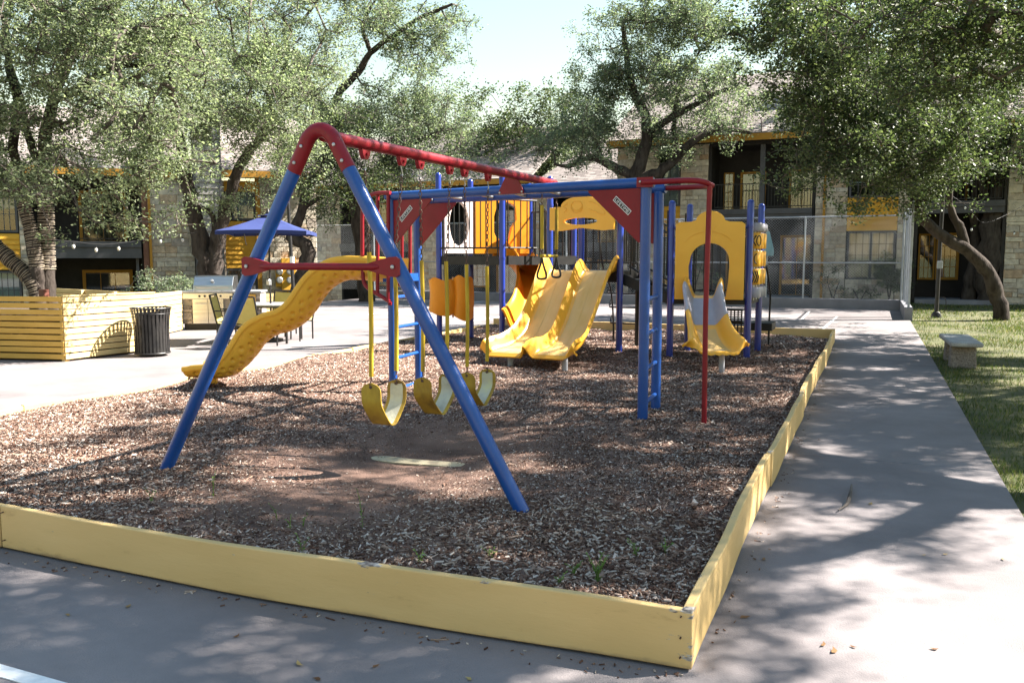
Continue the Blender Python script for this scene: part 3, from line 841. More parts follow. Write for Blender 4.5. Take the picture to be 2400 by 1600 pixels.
# red fire pole and its arms
rp = np.array([-1.38, 7.72, 0])
mb = MB(); mb.tube([rp + np.array([0, 0, -.05]), rp + np.array([-.01, 0, 1.2]), rp + np.array([.0, 0, 2.285])], .024, 14); pole = mb.build('fire_pole', M['red_steel'], swing, True)
mb = MB()
mb.tube(curve([m3 + np.array([-.03, -.055, ZR + .03]), m3 + np.array([.10, -.055, ZR + .03]), m3 + np.array([.40, -.02, ZR + .035]), m3 + np.array([.52, .05, ZR + .02]), rp + np.array([.02, .03, ZR - .01])], 5), .026, 12)
mb.box(m3 + np.array([.0, -.052, ZR + .03]), (.15, .02, .09))
arm = mb.build('pole_arm', M['red_steel'], swing, True, 35); bolt(m3 + np.array([-.04, -.066, ZR + .035]), (0, -1, 0), arm)
mb = MB()
mb.tube(curve([m4 + np.array([.02, 0, ZR + .03]), m4 + np.array([.35, -.03, ZR + .03]), m4 + np.array([.53, -.2, ZR + .02]), rp + np.array([.01, .03, ZR - .012])], 5), .025, 12)
mb.build('pole_arm', M['red_steel'], swing, True)
# red safety rails at the slide end
def red_rail(a, b, path, bars, post_end):
    q = [onplane(x, y, a, b) for x, y in path]
    mb = MB(); mb.tube(curve(q, 4), .0225, 12)
    e = np.array(q[-1]); mb.tube([e, e + (np.array(post_end) - e) * 1.0], .0225, 10)
    mb.build('safety_rail', M['red_steel'], swing, True)
    for (x, y0, y1) in bars:
        p0, p1 = onplane(x, y0, a, b), onplane(x, y1, a, b)
        mb = MB(); mb.tube([p0, p1], .0205, 12); mb.build('safety_bar', M['red_steel'], swing, True)
nr = np.array([0, -.055, 0])
p_ = lambda a, z: a + np.array([0, -.05, z])
red_rail(m1 + nr, m3 + nr, [(915, 452), (880, 454), (858, 465), (850, 485), (849, 560), (851, 650), (862, 674), (890, 692), (914, 707)], [(885, 458, 688), (910, 456, 702)], p_(m1, onplane(914, 707, m1, m3)[2] - .03))
red_rail(m2 - nr, m4 - nr, [(975, 452), (945, 454), (922, 462), (914, 480), (914, 560), (915, 640), (922, 657), (948, 674), (972, 690)], [(942, 458, 670), (961, 456, 682)], p_(m2, onplane(972, 690, m2, m4)[2] - .02))

# ---- wavy slide at the end of the monkey bars
F0, T0 = np.array([-7.42, 7.80]), np.array([-5.12, 8.55])
du = (F0 - T0) / np.linalg.norm(F0 - T0); ac = np.array([du[1], -du[0]])
if ac[1] > 0: ac = -ac          # towards the camera
LS = np.linalg.norm(F0 - T0)
kz = [(-.02, 1.50), (.1, 1.51), (.22, 1.53), (.31, 1.49), (.40, 1.34), (.49, 1.05), (.56, .92), (.64, .86), (.72, .74), (.80, .47), (.88, .29), (1.0, .24), (1.06, .235)]
pp = curve([(t * LS, z) for t, z in kz], 20)
ANG = np.linspace(.16, math.pi - .16, 64)
def wprof(t):
    dp = .25 * (1 - .5 * max(0, t - .72) / .34)
    return [(-.30, dp - .05), (-.31, dp - .015), (-.295, dp + .01), (-.27, dp)] + [(-.262 * math.cos(a), dp - dp * math.sin(a) ** .9) for a in ANG] + [(.27, dp), (.295, dp + .01), (.31, dp - .015), (.30, dp - .05)]
G = []
for i, (l, z) in enumerate(pp):
    a_, b_ = pp[max(i - 1, 0)], pp[min(i + 1, len(pp) - 1)]
    t2 = np.array([b_[0] - a_[0], b_[1] - a_[1]]); t2 /= np.linalg.norm(t2); n2 = np.array([-t2[1], t2[0]])
    row = []
    dz = .13 * (1 - max(0, l / LS - .72) / .34)
    for (u, h) in wprof(l / LS):
        h -= max(dz, .02)
        ll, zz = l + n2[0] * h, z + n2[1] * h
        p = T0 + du * ll - ac * u
        row.append((p[0], p[1], zz))
    G.append(row)
G = np.array(G)
# real dimples moulded into the outer wall: the shell is thinned at each of them
TH = np.full(G.shape[:2], .026)
ii = 0
arcl = np.concatenate([[0], np.cumsum(np.linalg.norm(np.diff(G[:, 36], axis=0), axis=1))])
s_ = .35
while s_ < arcl[-1] - .12:
    r0 = int(np.argmin(np.abs(arcl - s_)))
    for ang in ((.50, .98, 1.5, 2.1) if ii % 2 else (.74, 1.25, 1.8)):
        for side in (0, 1):
            k = int(np.argmin(np.abs(ANG - ang)))
            k = 4 + k if side == 0 else G.shape[1] - 5 - k
            D_ = np.linalg.norm(G - G[r0, k], axis=2)
            TH -= .0235 * np.exp(-(D_ / .0235) ** 6) * (TH > .02)
    ii += 1; s_ += .095
tmp = np.cross(np.gradient(G, axis=1), np.gradient(G, axis=0))
mb = MB(); mb.shell(G, TH) if tmp[len(pp) // 2, G.shape[1] // 2, 2] > 0 else mb.shell(G[:, ::-1], TH[:, ::-1])
wave = mb.build('wavy_slide', M['wave_plastic'], swing, True, 50)
wave['label'] = 'faded yellow wavy slide with dimpled underside'
# foot and hook of the slide
mb = MB()
fp = T0 + du * (LS * .985)
for s in (-.13, .13):
    q = fp + ac * s; mb = MB()
    mb.box((q[0], q[1], .12), (.10, .07, .22), Matrix.Rotation(math.atan2(du[1], du[0]), 3, 'Z'))
    mb.build('slide_foot', M['wave_plastic'], swing, bevel=.015)
mb = MB(); mb.bar((*(T0 + ac * .3), 1.42), (*(T0 - ac * .3), 1.42), .05, .05); mb.bar((m1[0], m1[1], 1.42), (m2[0], m2[1], 1.42), .05, .06)
mb.bb(-5.16, -5.03, 8.25, 8.85, 1.36, 1.40)
mb.build('slide_hook', M['blue_steel'], swing)

# ---------------------------------------------------------------- chains
def chain_links(mb, a, b, link=.044, r=.0042, w=.0115, mi=0):
    a, b = Vector(a), Vector(b); d = b - a; L = d.length; d.normalize()
    n = max(1, int(L / (link * .78)))
    x = d.orthogonal().normalized(); y = d.cross(x)
    for i in range(n):
        c = a + d * (L * (i + .5) / n); s = x if i % 2 else y
        loop = []
        for k in range(8):
            t = 2 * math.pi * k / 8
            loop.append(c + s * (w * math.cos(t)) + d * (link * .5 * math.sin(t)))
        q = d.cross(s)
        V, F = [], []
        for k in range(8):
            o_ = loop[k] - c; on = o_.normalized()
            for j in range(3):
                t = 2 * math.pi * j / 3
                V.append(loop[k] + on * (r * math.cos(t)) + q * (r * math.sin(t)))
        for k in range(8):
            for j in range(3):
                F.append((k * 3 + j, k * 3 + (j + 1) % 3, ((k + 1) % 8) * 3 + (j + 1) % 3, ((k + 1) % 8) * 3 + j))
        mb.add(V, F, mi)

def s_hook(p, q, parent):
    p, q = np.array(p), np.array(q)
    mb = MB(); m_ = (p + q) / 2
    mb.tube(curve([p + np.array([0, .012, 0]), p + np.array([0, 0, .008]), p + np.array([0, -.012, -.01]), m_, q + np.array([0, .012, .01]), q + np.array([0, 0, -.008]), q + np.array([0, -.012, 0])], 3), .0045, 6)
    return mb.build('hook', M['zinc'], parent, True)

BELT_LABEL = ['yellow belt swing nearest the front A-frame, with grey dirty inside', 'middle yellow belt swing of three, with browner outside', 'yellow belt swing of three hung closest to the monkey bars']
def belt_swing(ya, yb, ta, tb, sta, stb, sb, eb, zbot, label):
    xm = float(beam_pt(ya)[0])
    ym = (ta + tb) / 2
    t = thing('belt_swing', (xm, ym, 2.35), label, 'swing', 'belt swings on the red beam')
    for (yh, yt, zt, ze, ye) in ((ya, ta, sta, eb + .02, ta), (yb, tb, stb, eb, tb)):
        top = beam_pt(yh) + np.array([0, 0, -.075])
        s_hook(top + np.array([0, 0, -.012]), top + np.array([0, 0, -.10]), t)
        mb = MB(); chain_links(mb, top + np.array([0, 0, -.10]), (xm, yt, zt - .02)); chain_links(mb, (xm, ye, sb + .01), (xm, ye, ze - .01))
        c = mb.build('chain', M['chain'], t); stuff(c)
        mb = MB(); mid = np.array([xm + .004, (yt + ye) / 2 + .006, (zt + sb) / 2])
        mb.tube(curve([(xm, yt, zt), mid, (xm, ye, sb)], 6), .0165, 12)
        mb.build('sleeve', M['sleeve'], t, True)
    # U-shaped belt, its ends rounded
    e0, e1 = np.array([ta, eb + .045]), np.array([tb, eb + .025])
    path = curve([e0, e0 + np.array([.0, -.08]), e0 + np.array([.015, -.17]), (ym - .05, zbot + .02), (ym, zbot), (ym + .05, zbot + .02), e1 + np.array([-.015, -.17]), e1 + np.array([0, -.08]), e1], 5)
    G = []; n = len(path)
    for i, (y, z) in enumerate(path):
        s = abs(2 * i / (n - 1) - 1)
        w = .082 * (math.sqrt(max(1 - ((s - .80) / .20) ** 2, 0.0)) if s > .80 else 1.0)
        w = max(w, .008)
        G.append([(xm + w * k, y, z) for k in np.linspace(-1, 1, 7)])
    mb = MB(); mb.shell(np.array(G), .008)
    inside = MB(); g2 = np.array(G); 
    belt = mb.build('belt', M['belt_out'], t, True, 60)
    nrm = np.cross(np.gradient(g2, axis=1), np.gradient(g2, axis=0)); nrm /= np.linalg.norm(nrm, axis=2, keepdims=True) + 1e-9
    cen = np.array([xm, ym, eb])
    sgn = 1 if np.mean(np.sum(nrm * (cen - g2), axis=2)) > 0 else -1
    g3 = g2[2:-2, 1:-1] + nrm[2:-2, 1:-1] * sgn * (.0012 if sgn > 0 else .0092)
    inside.shell(g3 if sgn > 0 else g3[:, ::-1], .0008)
    inside.build('belt_lining', M['belt_in'], belt, True, 60)
    for (y, z, s) in ((ta, eb + .015, -1), (tb, eb - .005, 1)):
        m_ = MB(); m_.tube([(xm, y - .013, z), (xm, y + .013, z)], .012, 10); m_.build('grommet', M['chain'], belt, True)
    return t
M['belt_out'] = rough_mat('dirty_yellow_belt', (0.14, 0.085, 0.025), (0.34, 0.22, 0.03), 5.0, 0.6, 0.2, 40, 9, c3=(0.46, 0.32, 0.04), stretch=(1, 1, .4))
M['belt_in'] = rough_mat('worn_belt_lining', (0.30, 0.29, 0.24), (0.46, 0.45, 0.36), 5.5, 0.6, 0.15, 40, 9, c3=(0.55, 0.53, 0.30))
belt_swing(HY[0], HY[1], 5.075, 5.42, 1.68, 1.66, .79, .70, .42, BELT_LABEL[0])
belt_swing(HY[2], HY[3], 5.81, 6.225, 1.62, 1.61, .735, .645, .365, BELT_LABEL[1])
belt_swing(HY[4], HY[5], 6.59, 7.01, 1.58, 1.56, .68, .585, .31, BELT_LABEL[2])

# trapeze bar hung between the monkey bar rails
ta_, tb_ = onplane(1270, 598, m1, m3), onplane(1304, 598, m2, m4)
ta_ = np.array([ta_[0], ta_[1], 1.655]); tb_ = np.array([tb_[0], tb_[1], 1.655])
trap = thing('trapeze_bar', ((ta_ + tb_) / 2) * np.array([1, 1, 0]) + np.array([0, 0, ZR]), 'trapeze bar with two grip loops hung on yellow sleeves under the monkey bars', 'trapeze')
dd = (tb_ - ta_) / np.linalg.norm(tb_ - ta_)
mb = MB(); mb.tube([ta_ - dd * .03, tb_ + dd * .03], .016, 12); mb.build('bar', M['sleeve'], trap, True)
for q in (ta_, tb_):
    mb = MB(); mb.tube([q + np.array([0, 0, .07]), q + np.array([0, 0, .50])], .0185, 12); mb.build('sleeve', M['sleeve'], trap, True)
    mb = MB(); chain_links(mb, q + np.array([0, 0, .48]), q + np.array([0, 0, ZR - 1.66 + .01])); chain_links(mb, q, q + np.array([0, 0, .09])); stuff(mb.build('chain', M['chain'], trap))
    mb = MB(); e = np.array([.048, .0, 0])
    lp = [q + np.array([0, 0, -.01]), q + e * .35 + np.array([0, 0, -.09]), q + e + np.array([0, 0, -.185]), q + e * .7 + np.array([0, 0, -.225]), q - e * .7 + np.array([0, 0, -.225]), q - e + np.array([0, 0, -.185]), q - e * .35 + np.array([0, 0, -.09]), q + np.array([0, 0, -.01])]
    mb.tube(curve(lp, 4), .0115, 8); mb.build('grip_loop', M['black_steel'], trap, True)

# ================================================================ post-and-deck play structure
play = thing('play_structure', (-4.2, 13.5, 0.1), 'yellow and royal blue play structure with decks, slides and black railings', 'play structure')
def post(p, top, mat='blue_post', r=.052, name='post'):
    mb = MB(); x, y = p
    z = [-.05, top - .045, top - .02, top - .005, top]
    mb.tube([(x, y, zz) for zz in z], [r, r, r * .86, r * .55, r * .12], 18)
    o = mb.build(name, M[mat], play, True, 50)
    return o
def collar(p, z, parent=None, r=.058):
    mb = MB(); mb.tube([(p[0], p[1], z - .018), (p[0], p[1], z + .018)], r, 18); return mb.build('clamp_ring', M['blue_post'], play, True)
def xy(px, Y):
    q = onY(px, 700, Y); return (float(q[0]), Y)
a1, a2, a3, a4 = (-4.88, 12.92), (-3.65, 12.78), (-4.72, 14.05), (-3.67, 14.01)
b1, b2, b3, b4 = (-2.85, 12.82), (-2.77, 13.78), (-1.72, 13.07), (-1.69, 14.15)
c1, c2 = (-7.25, 13.5), (-6.95, 14.2)
c3 = xy(1177, 13.45); c4 = xy(1241, 15.15); c5 = xy(1344, 15.0)
post(a1, 2.95); post(a2, 2.78); post(a3, 2.9); post(a4, 1.36, 'black_steel')
for p in (b1, b2, b3, b4): post(p, 2.5)
post(c1, 3.15); post(c2, 3.08); post(c3, 3.12); post(c4, 3.05); post(c5, 2.9)
for p, z in ((a2, 2.50), (a2, 2.20), (a1, 2.48), (a1, 2.12), (b1, 2.085), (b3, 2.085), (c1, 1.24), (c2, 1.24), (c2, .72), (c1, .72), (c3, 1.62)): collar(p, z)

def deck(pts, z, th=.16):
    mb = MB(); P0 = [(p[0], p[1]) for p in pts]
    area = sum(P0[i][0] * P0[(i + 1) % len(P0)][1] - P0[(i + 1) % len(P0)][0] * P0[i][1] for i in range(len(P0)))
    if area < 0: P0 = P0[::-1]
    mb.prism(P0, (0, 0, z - th), (1, 0, 0), (0, 1, 0), th)
    return mb.build('deck', M['black_steel'], play)
deck([a1, a2, a4, a3], 1.42)
deck([b1, b3, b4, b2], 1.02, .10)
q1, q2 = xy(1262, 14.15), (-5.1, 14.9)
deck([c1, c3, q1, q2, c4, c2], 1.66)

def guard(p, q, z0, z1, n=None, z0b=None, z1b=None, inset=.05):
    """black guard rail between p and q: bottom and top rails and each baluster"""
    p, q = np.array(p), np.array(q); d = q - p; L = np.linalg.norm(d); d /= L
    z0b = z0 if z0b is None else z0b; z1b = z1 if z1b is None else z1b
    a, b = p + d * inset, q - d * inset
    for (za, zb_) in ((z0, z0b), (z1, z1b)):
        mb = MB(); mb.tube([(*a, za), (*b, zb_)], .016, 10); mb.build('guard_rail', M['black_steel'], play, True)
    n = n or max(2, int(L / .12))
    for i in range(n):
        t = (i + .5) / n if n > 2 else (i + .5) / n
        w = a + (b - a) * t
        mb = MB(); mb.tube([(*w, z0 + (z0b - z0) * t), (*w, z1 + (z1b - z1) * t)], .0115, 8); mb.build('baluster', M['black_steel'], play, True)
    for t in (.03, .97):
        w = a + (b - a) * t
        mb = MB(); mb.tube([(*w, z0 - .14), (*w, z1)], .014, 8); mb.build('guard_post', M['black_steel'], play, True)
guard(c1, c3, 1.80, 2.64, 11)
guard(c3, q1, 1.80, 2.64, 5)
guard(q1, (-4.92, 13.2), 1.78, 2.60, 6, 1.55, 2.28)
guard(c4, c5, 1.6, 2.5, 7)
guard(a3, a4, 1.55, 2.42, 8)
guard(a2, a4, 1.55, 2.42, 8)
guard((-3.6, 13.0), b1, 1.50, 2.35, 5, 1.10, 2.0)
guard((-3.6, 13.85), b2, 1.50, 2.35, 5, 1.10, 2.0)
guard(b2, b4, 1.1, 1.95, 8)
# steps between the middle and the low deck
for i in range(2):
    mb = MB(); x0 = -3.62 + i * .38; z = 1.42 - .135 * (i + 1)
    mb.bb(x0, x0 + .40, 12.95, 13.85, z - .05, z); mb.build('step', M['black_steel'], play)
for y in (12.93, 13.88):
    mb = MB(); mb.bar((-3.66, y, 1.30), (-2.8, y, .95), .03, .16); mb.build('stringer', M['black_steel'], play)

# ---- panels
def cast_loop(poly, c, angs):
    out = []
    P0 = [np.array(p, float) for p in poly]; c = np.array(c, float)
    for a in angs:
        d = np.array([math.cos(a), math.sin(a)]); best = 1e9
        for i in range(len(P0)):
            p, q = P0[i], P0[(i + 1) % len(P0)]
            e = q - p; den = d[0] * e[1] - d[1] * e[0]
            if abs(den) < 1e-9: continue
            t = ((p - c)[0] * e[1] - (p - c)[1] * e[0]) / den
            s = ((p - c)[0] * d[1] - (p - c)[1] * d[0]) / den
            if t > 1e-6 and -1e-6 <= s <= 1 + 1e-6: best = min(best, t)
        out.append(tuple(c + d * best))
    return out
def panel(name, outer, hole, p, q, th, mat, label=None, bev=.018, extra=(), nang=72):
    """panel in the vertical plane p->q; coordinates are (metres from p, height)"""
    p, q = np.array(p), np.array(q); d = (q - p) / np.linalg.norm(q - p)
    hc = np.mean(np.array(hole), axis=0)
    # angles: even ones plus every corner of the outline
    angs = sorted(set([round(2 * math.pi * i / nang, 5) for i in range(nang)] + [round(math.atan2(v[1] - hc[1], v[0] - hc[0]) % (2 * math.pi), 5) for v in outer]))
    O, I = cast_loop(outer, hc, angs), cast_loop(hole, hc, angs)
    mb = MB(); mb.ringpanel(O, I, (p[0], p[1], 0), (d[0], d[1], 0), (0, 0, 1), th)
    o = mb.build(name, M[mat], play, True, 35, bevel=bev, seg=3)
    if label: o['label'] = label
    return o, d
def arc(cx, cz, rx, rz, a0, a1, n):
    return [(cx + rx * math.cos(rad(a0 + (a1 - a0) * i / n)), cz + rz * math.sin(rad(a0 + (a1 - a0) * i / n))) for i in range(n + 1)]
# mask panel over the double slide
Lm = math.dist(a1, a2)
outer = [(0.06, 2.07), (.25, 2.055), (Lm / 2, 2.10), (Lm - .25, 2.055), (Lm - .06, 2.07), (Lm - .06, 2.46), (Lm - .26, 2.475)] + arc(Lm / 2, 2.44, .36, .155, 8, 172, 14) + [(.27, 2.44), (.06, 2.43)]
hole = arc(Lm / 2 - .02, 2.205, .30, .055, 0, 350, 24)
pm, dm = panel('mask_panel', outer, hole, (a1[0], a1[1] - .07), (a2[0], a2[1] - .07), .075, 'yellow_plastic', 'yellow plastic arch panel with a narrow eye slot')
def relief(pts, p, dm, off, r=.007):
    mb = MB(); mb.tube(curve([(p[0] + dm[0] * u + off[0], p[1] + dm[1] * u + off[1], z) for u, z in pts], 4), r, 6)
    return mb
offm = (0.0, -.147)
for pts in (arc(Lm * .43, 2.43, .10, .095, 0, 360, 12), arc(Lm * .43, 2.43, .085, .05, 180, 360, 6), arc(Lm * .43, 2.40, .08, .03, 180, 360, 6), [(Lm * .60, 2.51), (Lm * .72, 2.46), (Lm * .82, 2.34), (Lm * .80, 2.30), (Lm * .70, 2.345), (Lm * .60, 2.39)], [(Lm * .30, 2.49), (Lm * .24, 2.44), (Lm * .29, 2.40), (Lm * .25, 2.35)]):
    relief(pts, a1, dm, offm).build('embossing', M['yellow_plastic'], pm, True)
# arch panel over the curved slide
Lb = math.dist(b1, b3)
outer = [(.07, 1.0), (.12, 1.0), (Lb - .12, 1.0), (Lb - .07, 1.0), (Lb - .07, 2.13), (Lb - .12, 2.165), (Lb - .30, 2.17), (Lb - .345, 2.185)] + arc(Lb / 2, 2.17, .215, .16, 8, 172, 12) + [(.345, 2.185), (.30, 2.17), (.12, 2.165), (.07, 2.13)]
hole = [(.30, 1.03), (Lb - .33, 1.03), (Lb - .30, 1.25), (Lb - .285, 1.50)] + arc(Lb / 2, 1.58, .29, .27, 0, 180, 12) + [(.27, 1.50), (.28, 1.25)]
pb, db = panel('arch_panel', outer, hole, (b1[0], b1[1] - .05), (b3[0], b3[1] - .05), .09, 'yellow_plastic', 'yellow plastic arched entry panel with a round top bump')
relief(arc(Lb / 2, 1.80, .36, .22, 15, 165, 10), b1, db, (0, -.142)).build('embossing', M['yellow_plastic'], pb, True)
relief(arc(Lb / 2, 2.16, .09, .15, 200, 340, 8), b1, db, (0, -.142)).build('embossing', M['yellow_plastic'], pb, True)
for p, s in ((b1, 1), (b3, -1)):
    mb = MB(); mb.tube([(p[0], p[1] - .03, 2.085), (p[0] + s * .13, p[1] - .01, 2.085)], .02, 10); mb.build('panel_clamp', M['blue_post'], play, True)
# white porthole panel and yellow cut-out panel on the high deck
Lc = math.dist(c1, c2)
panel('porthole_panel', [(.03, 1.70), (Lc - .03, 1.70), (Lc - .03, 2.72), (Lc * .5, 2.80), (.03, 2.72)], arc(Lc / 2, 2.24, .23, .40, 0, 350, 28), (c1[0] + .02, c1[1] + .05), (c2[0] + .02, c2[1] + .05), .07, 'pinkwhite_plastic', 'faded white panel with an oval porthole')
Ly = math.dist(c2, c4)
panel('cutout_panel', [(.05, 1.70), (Ly - .05, 1.70), (Ly - .05, 2.85), (Ly * .55, 2.95), (.05, 2.85)], [(Ly * .42, 1.95), (Ly * .60, 1.9), (Ly * .66, 2.2), (Ly * .74, 2.35), (Ly * .72, 2.6), (Ly * .6, 2.68), (Ly * .42, 2.65), (Ly * .36, 2.4), (Ly * .36, 2.1)], c2, c4, .08, 'orange_plastic', 'orange yellow panel with a rounded cut-out')

# ---- double slide
def path_frames(P):
    P = np.array(P); T = np.gradient(P, axis=0); T /= np.linalg.norm(T, axis=1, keepdims=True)
    R = np.cross(T, [0, 0, 1.0]); R /= np.linalg.norm(R, axis=1, keepdims=True)
    N = np.cross(R, T)
    return P, T, R, N
cx = (a1[0] + a2[0]) / 2
PS = curve([(cx + .02, 12.84, 1.425), (cx + .02, 12.70, 1.41), (cx + .01, 12.52, 1.26), (cx - .02, 12.22, .95), (cx - .06, 11.92, .67), (cx - .10, 11.60, .45), (cx - .12, 11.25, .34), (cx - .13, 10.98, .315), (cx - .13, 10.88, .285), (cx - .13, 10.83, .235)], 6)
PS, T, R, N = path_frames(PS)
nS = len(PS); U = np.linspace(-1, 1, 57)
G = np.zeros((nS, len(U), 3))
for i in range(nS):
    s = i / (nS - 1)
    for j, u in enumerate(U):
        au = abs(u)
        W = .62 + (.07 if u > 0 else .16) * max(0, s - .55) / .45
        lane = max(0.0, (abs(au - .47) - .32) / .18)         # 0 on the lane floor, 1 at rim and ridge
        lane = min(lane, 1.0)
        hmax = .24 if au > .47 else .20
        hmax *= (1.0 - .28 * s) if au > .47 else (1.0 - .12 * math.sin(math.pi * s))
        top = 1.0 + .14 * math.exp(-((s - .12) / .12) ** 2)
        hmax *= (1 - .45 * max(0, (s - .82) / .18) ** 2) if au > .47 else (1 + .30 * max(0, (s - .6) / .4))
        hmax *= .45 + .55 * math.sin(min(1, s / .11) * math.pi / 2)
        h = hmax * top * (lane * lane * (3 - 2 * lane))
        if au > .965: h -= (au - .965) / .035 * .05
        wig = -.05 * math.sin(2.4 * math.pi * s) * (1 - au * .3)
        endc = 0.0
        if s > .88:                                                 # rounded exit lips, drawn in between the lanes
            endc = (s - .88) / .12 * (.16 * (.35 * lane if au < .47 else 1.1 * lane))
        G[i, j] = PS[i] + R[i] * (u * W) * -1 + R[i] * 0 + N[i] * h + np.array([wig, 0, 0]) + np.array([0, endc, 0])
G = G[:, ::-1]
# which side is up?
tmp = np.cross(np.gradient(G, axis=1), np.gradient(G, axis=0))
if tmp[nS // 2, 15, 2] < 0: G = G[:, ::-1]
mb = MB(); mb.shell(G, .03)
ds = mb.build('double_slide', M['slide2'] if 'slide2' in M else M['yellow_plastic'], play, True, 60)
ds['label'] = 'wide yellow double slide with two lanes and a centre ridge'
# chutes of the two lanes, reflected sun painted on as a paler colour
for (u0, u1) in ((6, 24), (33, 51)):
    g = G[3:-5, u0:u1]
    nn = np.cross(np.gradient(g, axis=1), np.gradient(g, axis=0)); nn /= np.linalg.norm(nn, axis=2, keepdims=True)
    mb = MB(); mb.shell(g + nn * .003, .002); mb.build('sunlit_chute', M['pale_yellow_plastic'], ds, True, 60)
    k = (u0 + u1) // 2
    mb = MB(); mb.tube([tuple(v) for v in G[4:-6, k] + np.array([0, 0, .005])], .003, 5); mb.build('mould_seam', M['pale_yellow_plastic'], ds)
for p in ((-4.78, 11.06), (-3.95, 11.08)):
    mb = MB(); mb.tube([(p[0], p[1], -.02), (p[0], p[1], .32)], .042, 14); mb.build('slide_leg', M['grey_leg'], play, True)

# ---- single curved slide
PS = curve([(-2.33, 12.86, 1.06), (-2.33, 12.72, 1.05), (-2.30, 12.52, .92), (-2.22, 12.27, .69), (-2.11, 12.03, .50), (-1.99, 11.80, .395), (-1.88, 11.58, .35), (-1.82, 11.45, .325)], 7)
PS, T, R, N = path_frames(PS); nS = len(PS)
U = np.linspace(-1, 1, 33); G = np.zeros((nS, 33, 3))
for i in range(nS):
    s = i / (nS - 1)
    W = .285 + .12 * s * s
    for j, u in enumerate(U):
        au = abs(u)
        q = max(0, (au - .45) / .45); q = min(q, 1)
        hm = .27 + .03 * math.exp(-((s - .1) / .12) ** 2) - .10 * s + (.09 * math.sin(math.pi * min(1, s)) ** 2 if u > 0 else 0)
        hm *= .40 + .60 * math.sin(min(1, s / .13) * math.pi / 2)
        h = hm * q * q * (3 - 2 * q)
        if au > .93: h -= (au - .93) / .07 * .045
        bulge = .10 * max(0, u) * max(0, s - .35) / .65
        te = max(0, (s - .80) / .20); h = h * (1 - .62 * te * te) + .03 * te ** 2 * (1 - q); back = te ** 2 * .20 * q ** 1.5
        lip = (s > .93) * (s - .93) / .07
        bump = lip * .008 * math.cos(u * 26)
        G[i, j] = PS[i] + R[i] * (u * (W + bulge)) + N[i] * (h + bump) - T[i] * back
tmp = np.cross(np.gradient(G, axis=1), np.gradient(G, axis=0))
Gs = G if tmp[nS // 2, 16, 2] > 0 else G[:, ::-1]
mb = MB(); mb.shell(Gs, .03)
cs = mb.build('curved_slide', M['yellow_plastic'], play, True, 60); cs['label'] = 'curved yellow slide with a shade-toned grey band near its top'
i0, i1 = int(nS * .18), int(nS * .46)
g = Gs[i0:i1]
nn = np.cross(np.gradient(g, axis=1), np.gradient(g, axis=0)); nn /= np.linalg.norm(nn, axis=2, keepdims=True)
mb = MB(); mb.shell(g + nn * .003, .002); o = mb.build('grey_band', M['lavender_plastic'], cs, True, 60)  # grey band; the shade on it is put into its colour
g = Gs[int(nS * .48):-8, 9:24]
nn = np.cross(np.gradient(g, axis=1), np.gradient(g, axis=0)); nn /= np.linalg.norm(nn, axis=2, keepdims=True)
mb = MB(); mb.shell(g + nn * .003, .002); mb.build('sunlit_chute', M['pale_yellow_plastic'], cs, True, 60)  # same sun-lightened colour laid on the curved chute
mb = MB(); mb.tube([(-1.87, 11.70, -.03), (-1.87, 11.70, .37)], .04, 14); mb.build('slide_leg', M['grey_leg'], play, True)

# ---- slide running down behind the high deck
PS = curve([(-6.75, 14.75, 1.66), (-6.5, 14.85, 1.58), (-6.1, 14.8, 1.30), (-5.8, 14.5, 1.0), (-5.62, 14.05, .70), (-5.55, 13.6, .50), (-5.5, 13.2, .42)], 6)
PS, T, R, N = path_frames(PS); nS = len(PS); U = np.linspace(-1, 1, 21); G = np.zeros((nS, 21, 3))
for i in range(nS):
    for j, u in enumerate(U):
        q = max(0, (abs(u) - .45) / .5); q = min(q, 1)
        G[i, j] = PS[i] + R[i] * (u * .34) + N[i] * (.34 * q * q * (3 - 2 * q)) + np.array([0, 0, .25]) * 0
tmp = np.cross(np.gradient(G, axis=1), np.gradient(G, axis=0))
if tmp[nS // 2, 10, 2] < 0: G = G[:, ::-1]
mb = MB(); mb.shell(G, .03); o = mb.build('spiral_slide', M['orange_plastic'], play, True, 60)
mb = MB(); mb.tube([(-5.5, 13.3, -.05), (-5.5, 13.3, .44)], .04, 12); mb.build('slide_leg', M['grey_leg'], play, True)

# ---- orange climbing shells low on the high deck posts
def vshell(pts_xy, ztop, zbot, name, k=10):
    C_ = curve(pts_xy, 6); G = []
    n = len(C_)
    for i, p in enumerate(C_):
        s = i / (n - 1)
        zt = ztop + .05 * math.sin(math.pi * s) + .025 * math.sin(5 * math.pi * s)
        zb_ = zbot + .05 * math.sin(2 * math.pi * s)
        G.append([(p[0] + .03 * math.sin(3 * t), p[1], zb_ + (zt - zb_) * t) for t in np.linspace(0, 1, k)])
    mb = MB(); mb.shell(np.array(G), .025); return mb.build(name, M['orange_plastic'], play, True, 60)
vshell([(-7.48, 13.62), (-7.42, 13.46), (-7.28, 13.38), (-7.10, 13.48), (-7.04, 13.62)], 1.20, .62, 'climbing_shell')
vshell([(-7.10, 13.78), (-7.04, 13.66), (-6.92, 13.64), (-6.82, 13.74), (-6.80, 13.92)], 1.24, .52, 'climbing_shell')
for (p, q, z) in (((-7.25, 13.5), (-6.82, 13.8), 1.13), ((-7.2, 13.5), (-6.85, 13.8), .60), ((-6.82, 13.8), (-6.95, 14.2), 1.14)):
    mb = MB(); mb.tube([(*p, z), (*q, z)], .018, 10); mb.build('grab_rod', M['pinkwhite_plastic'], play, True)

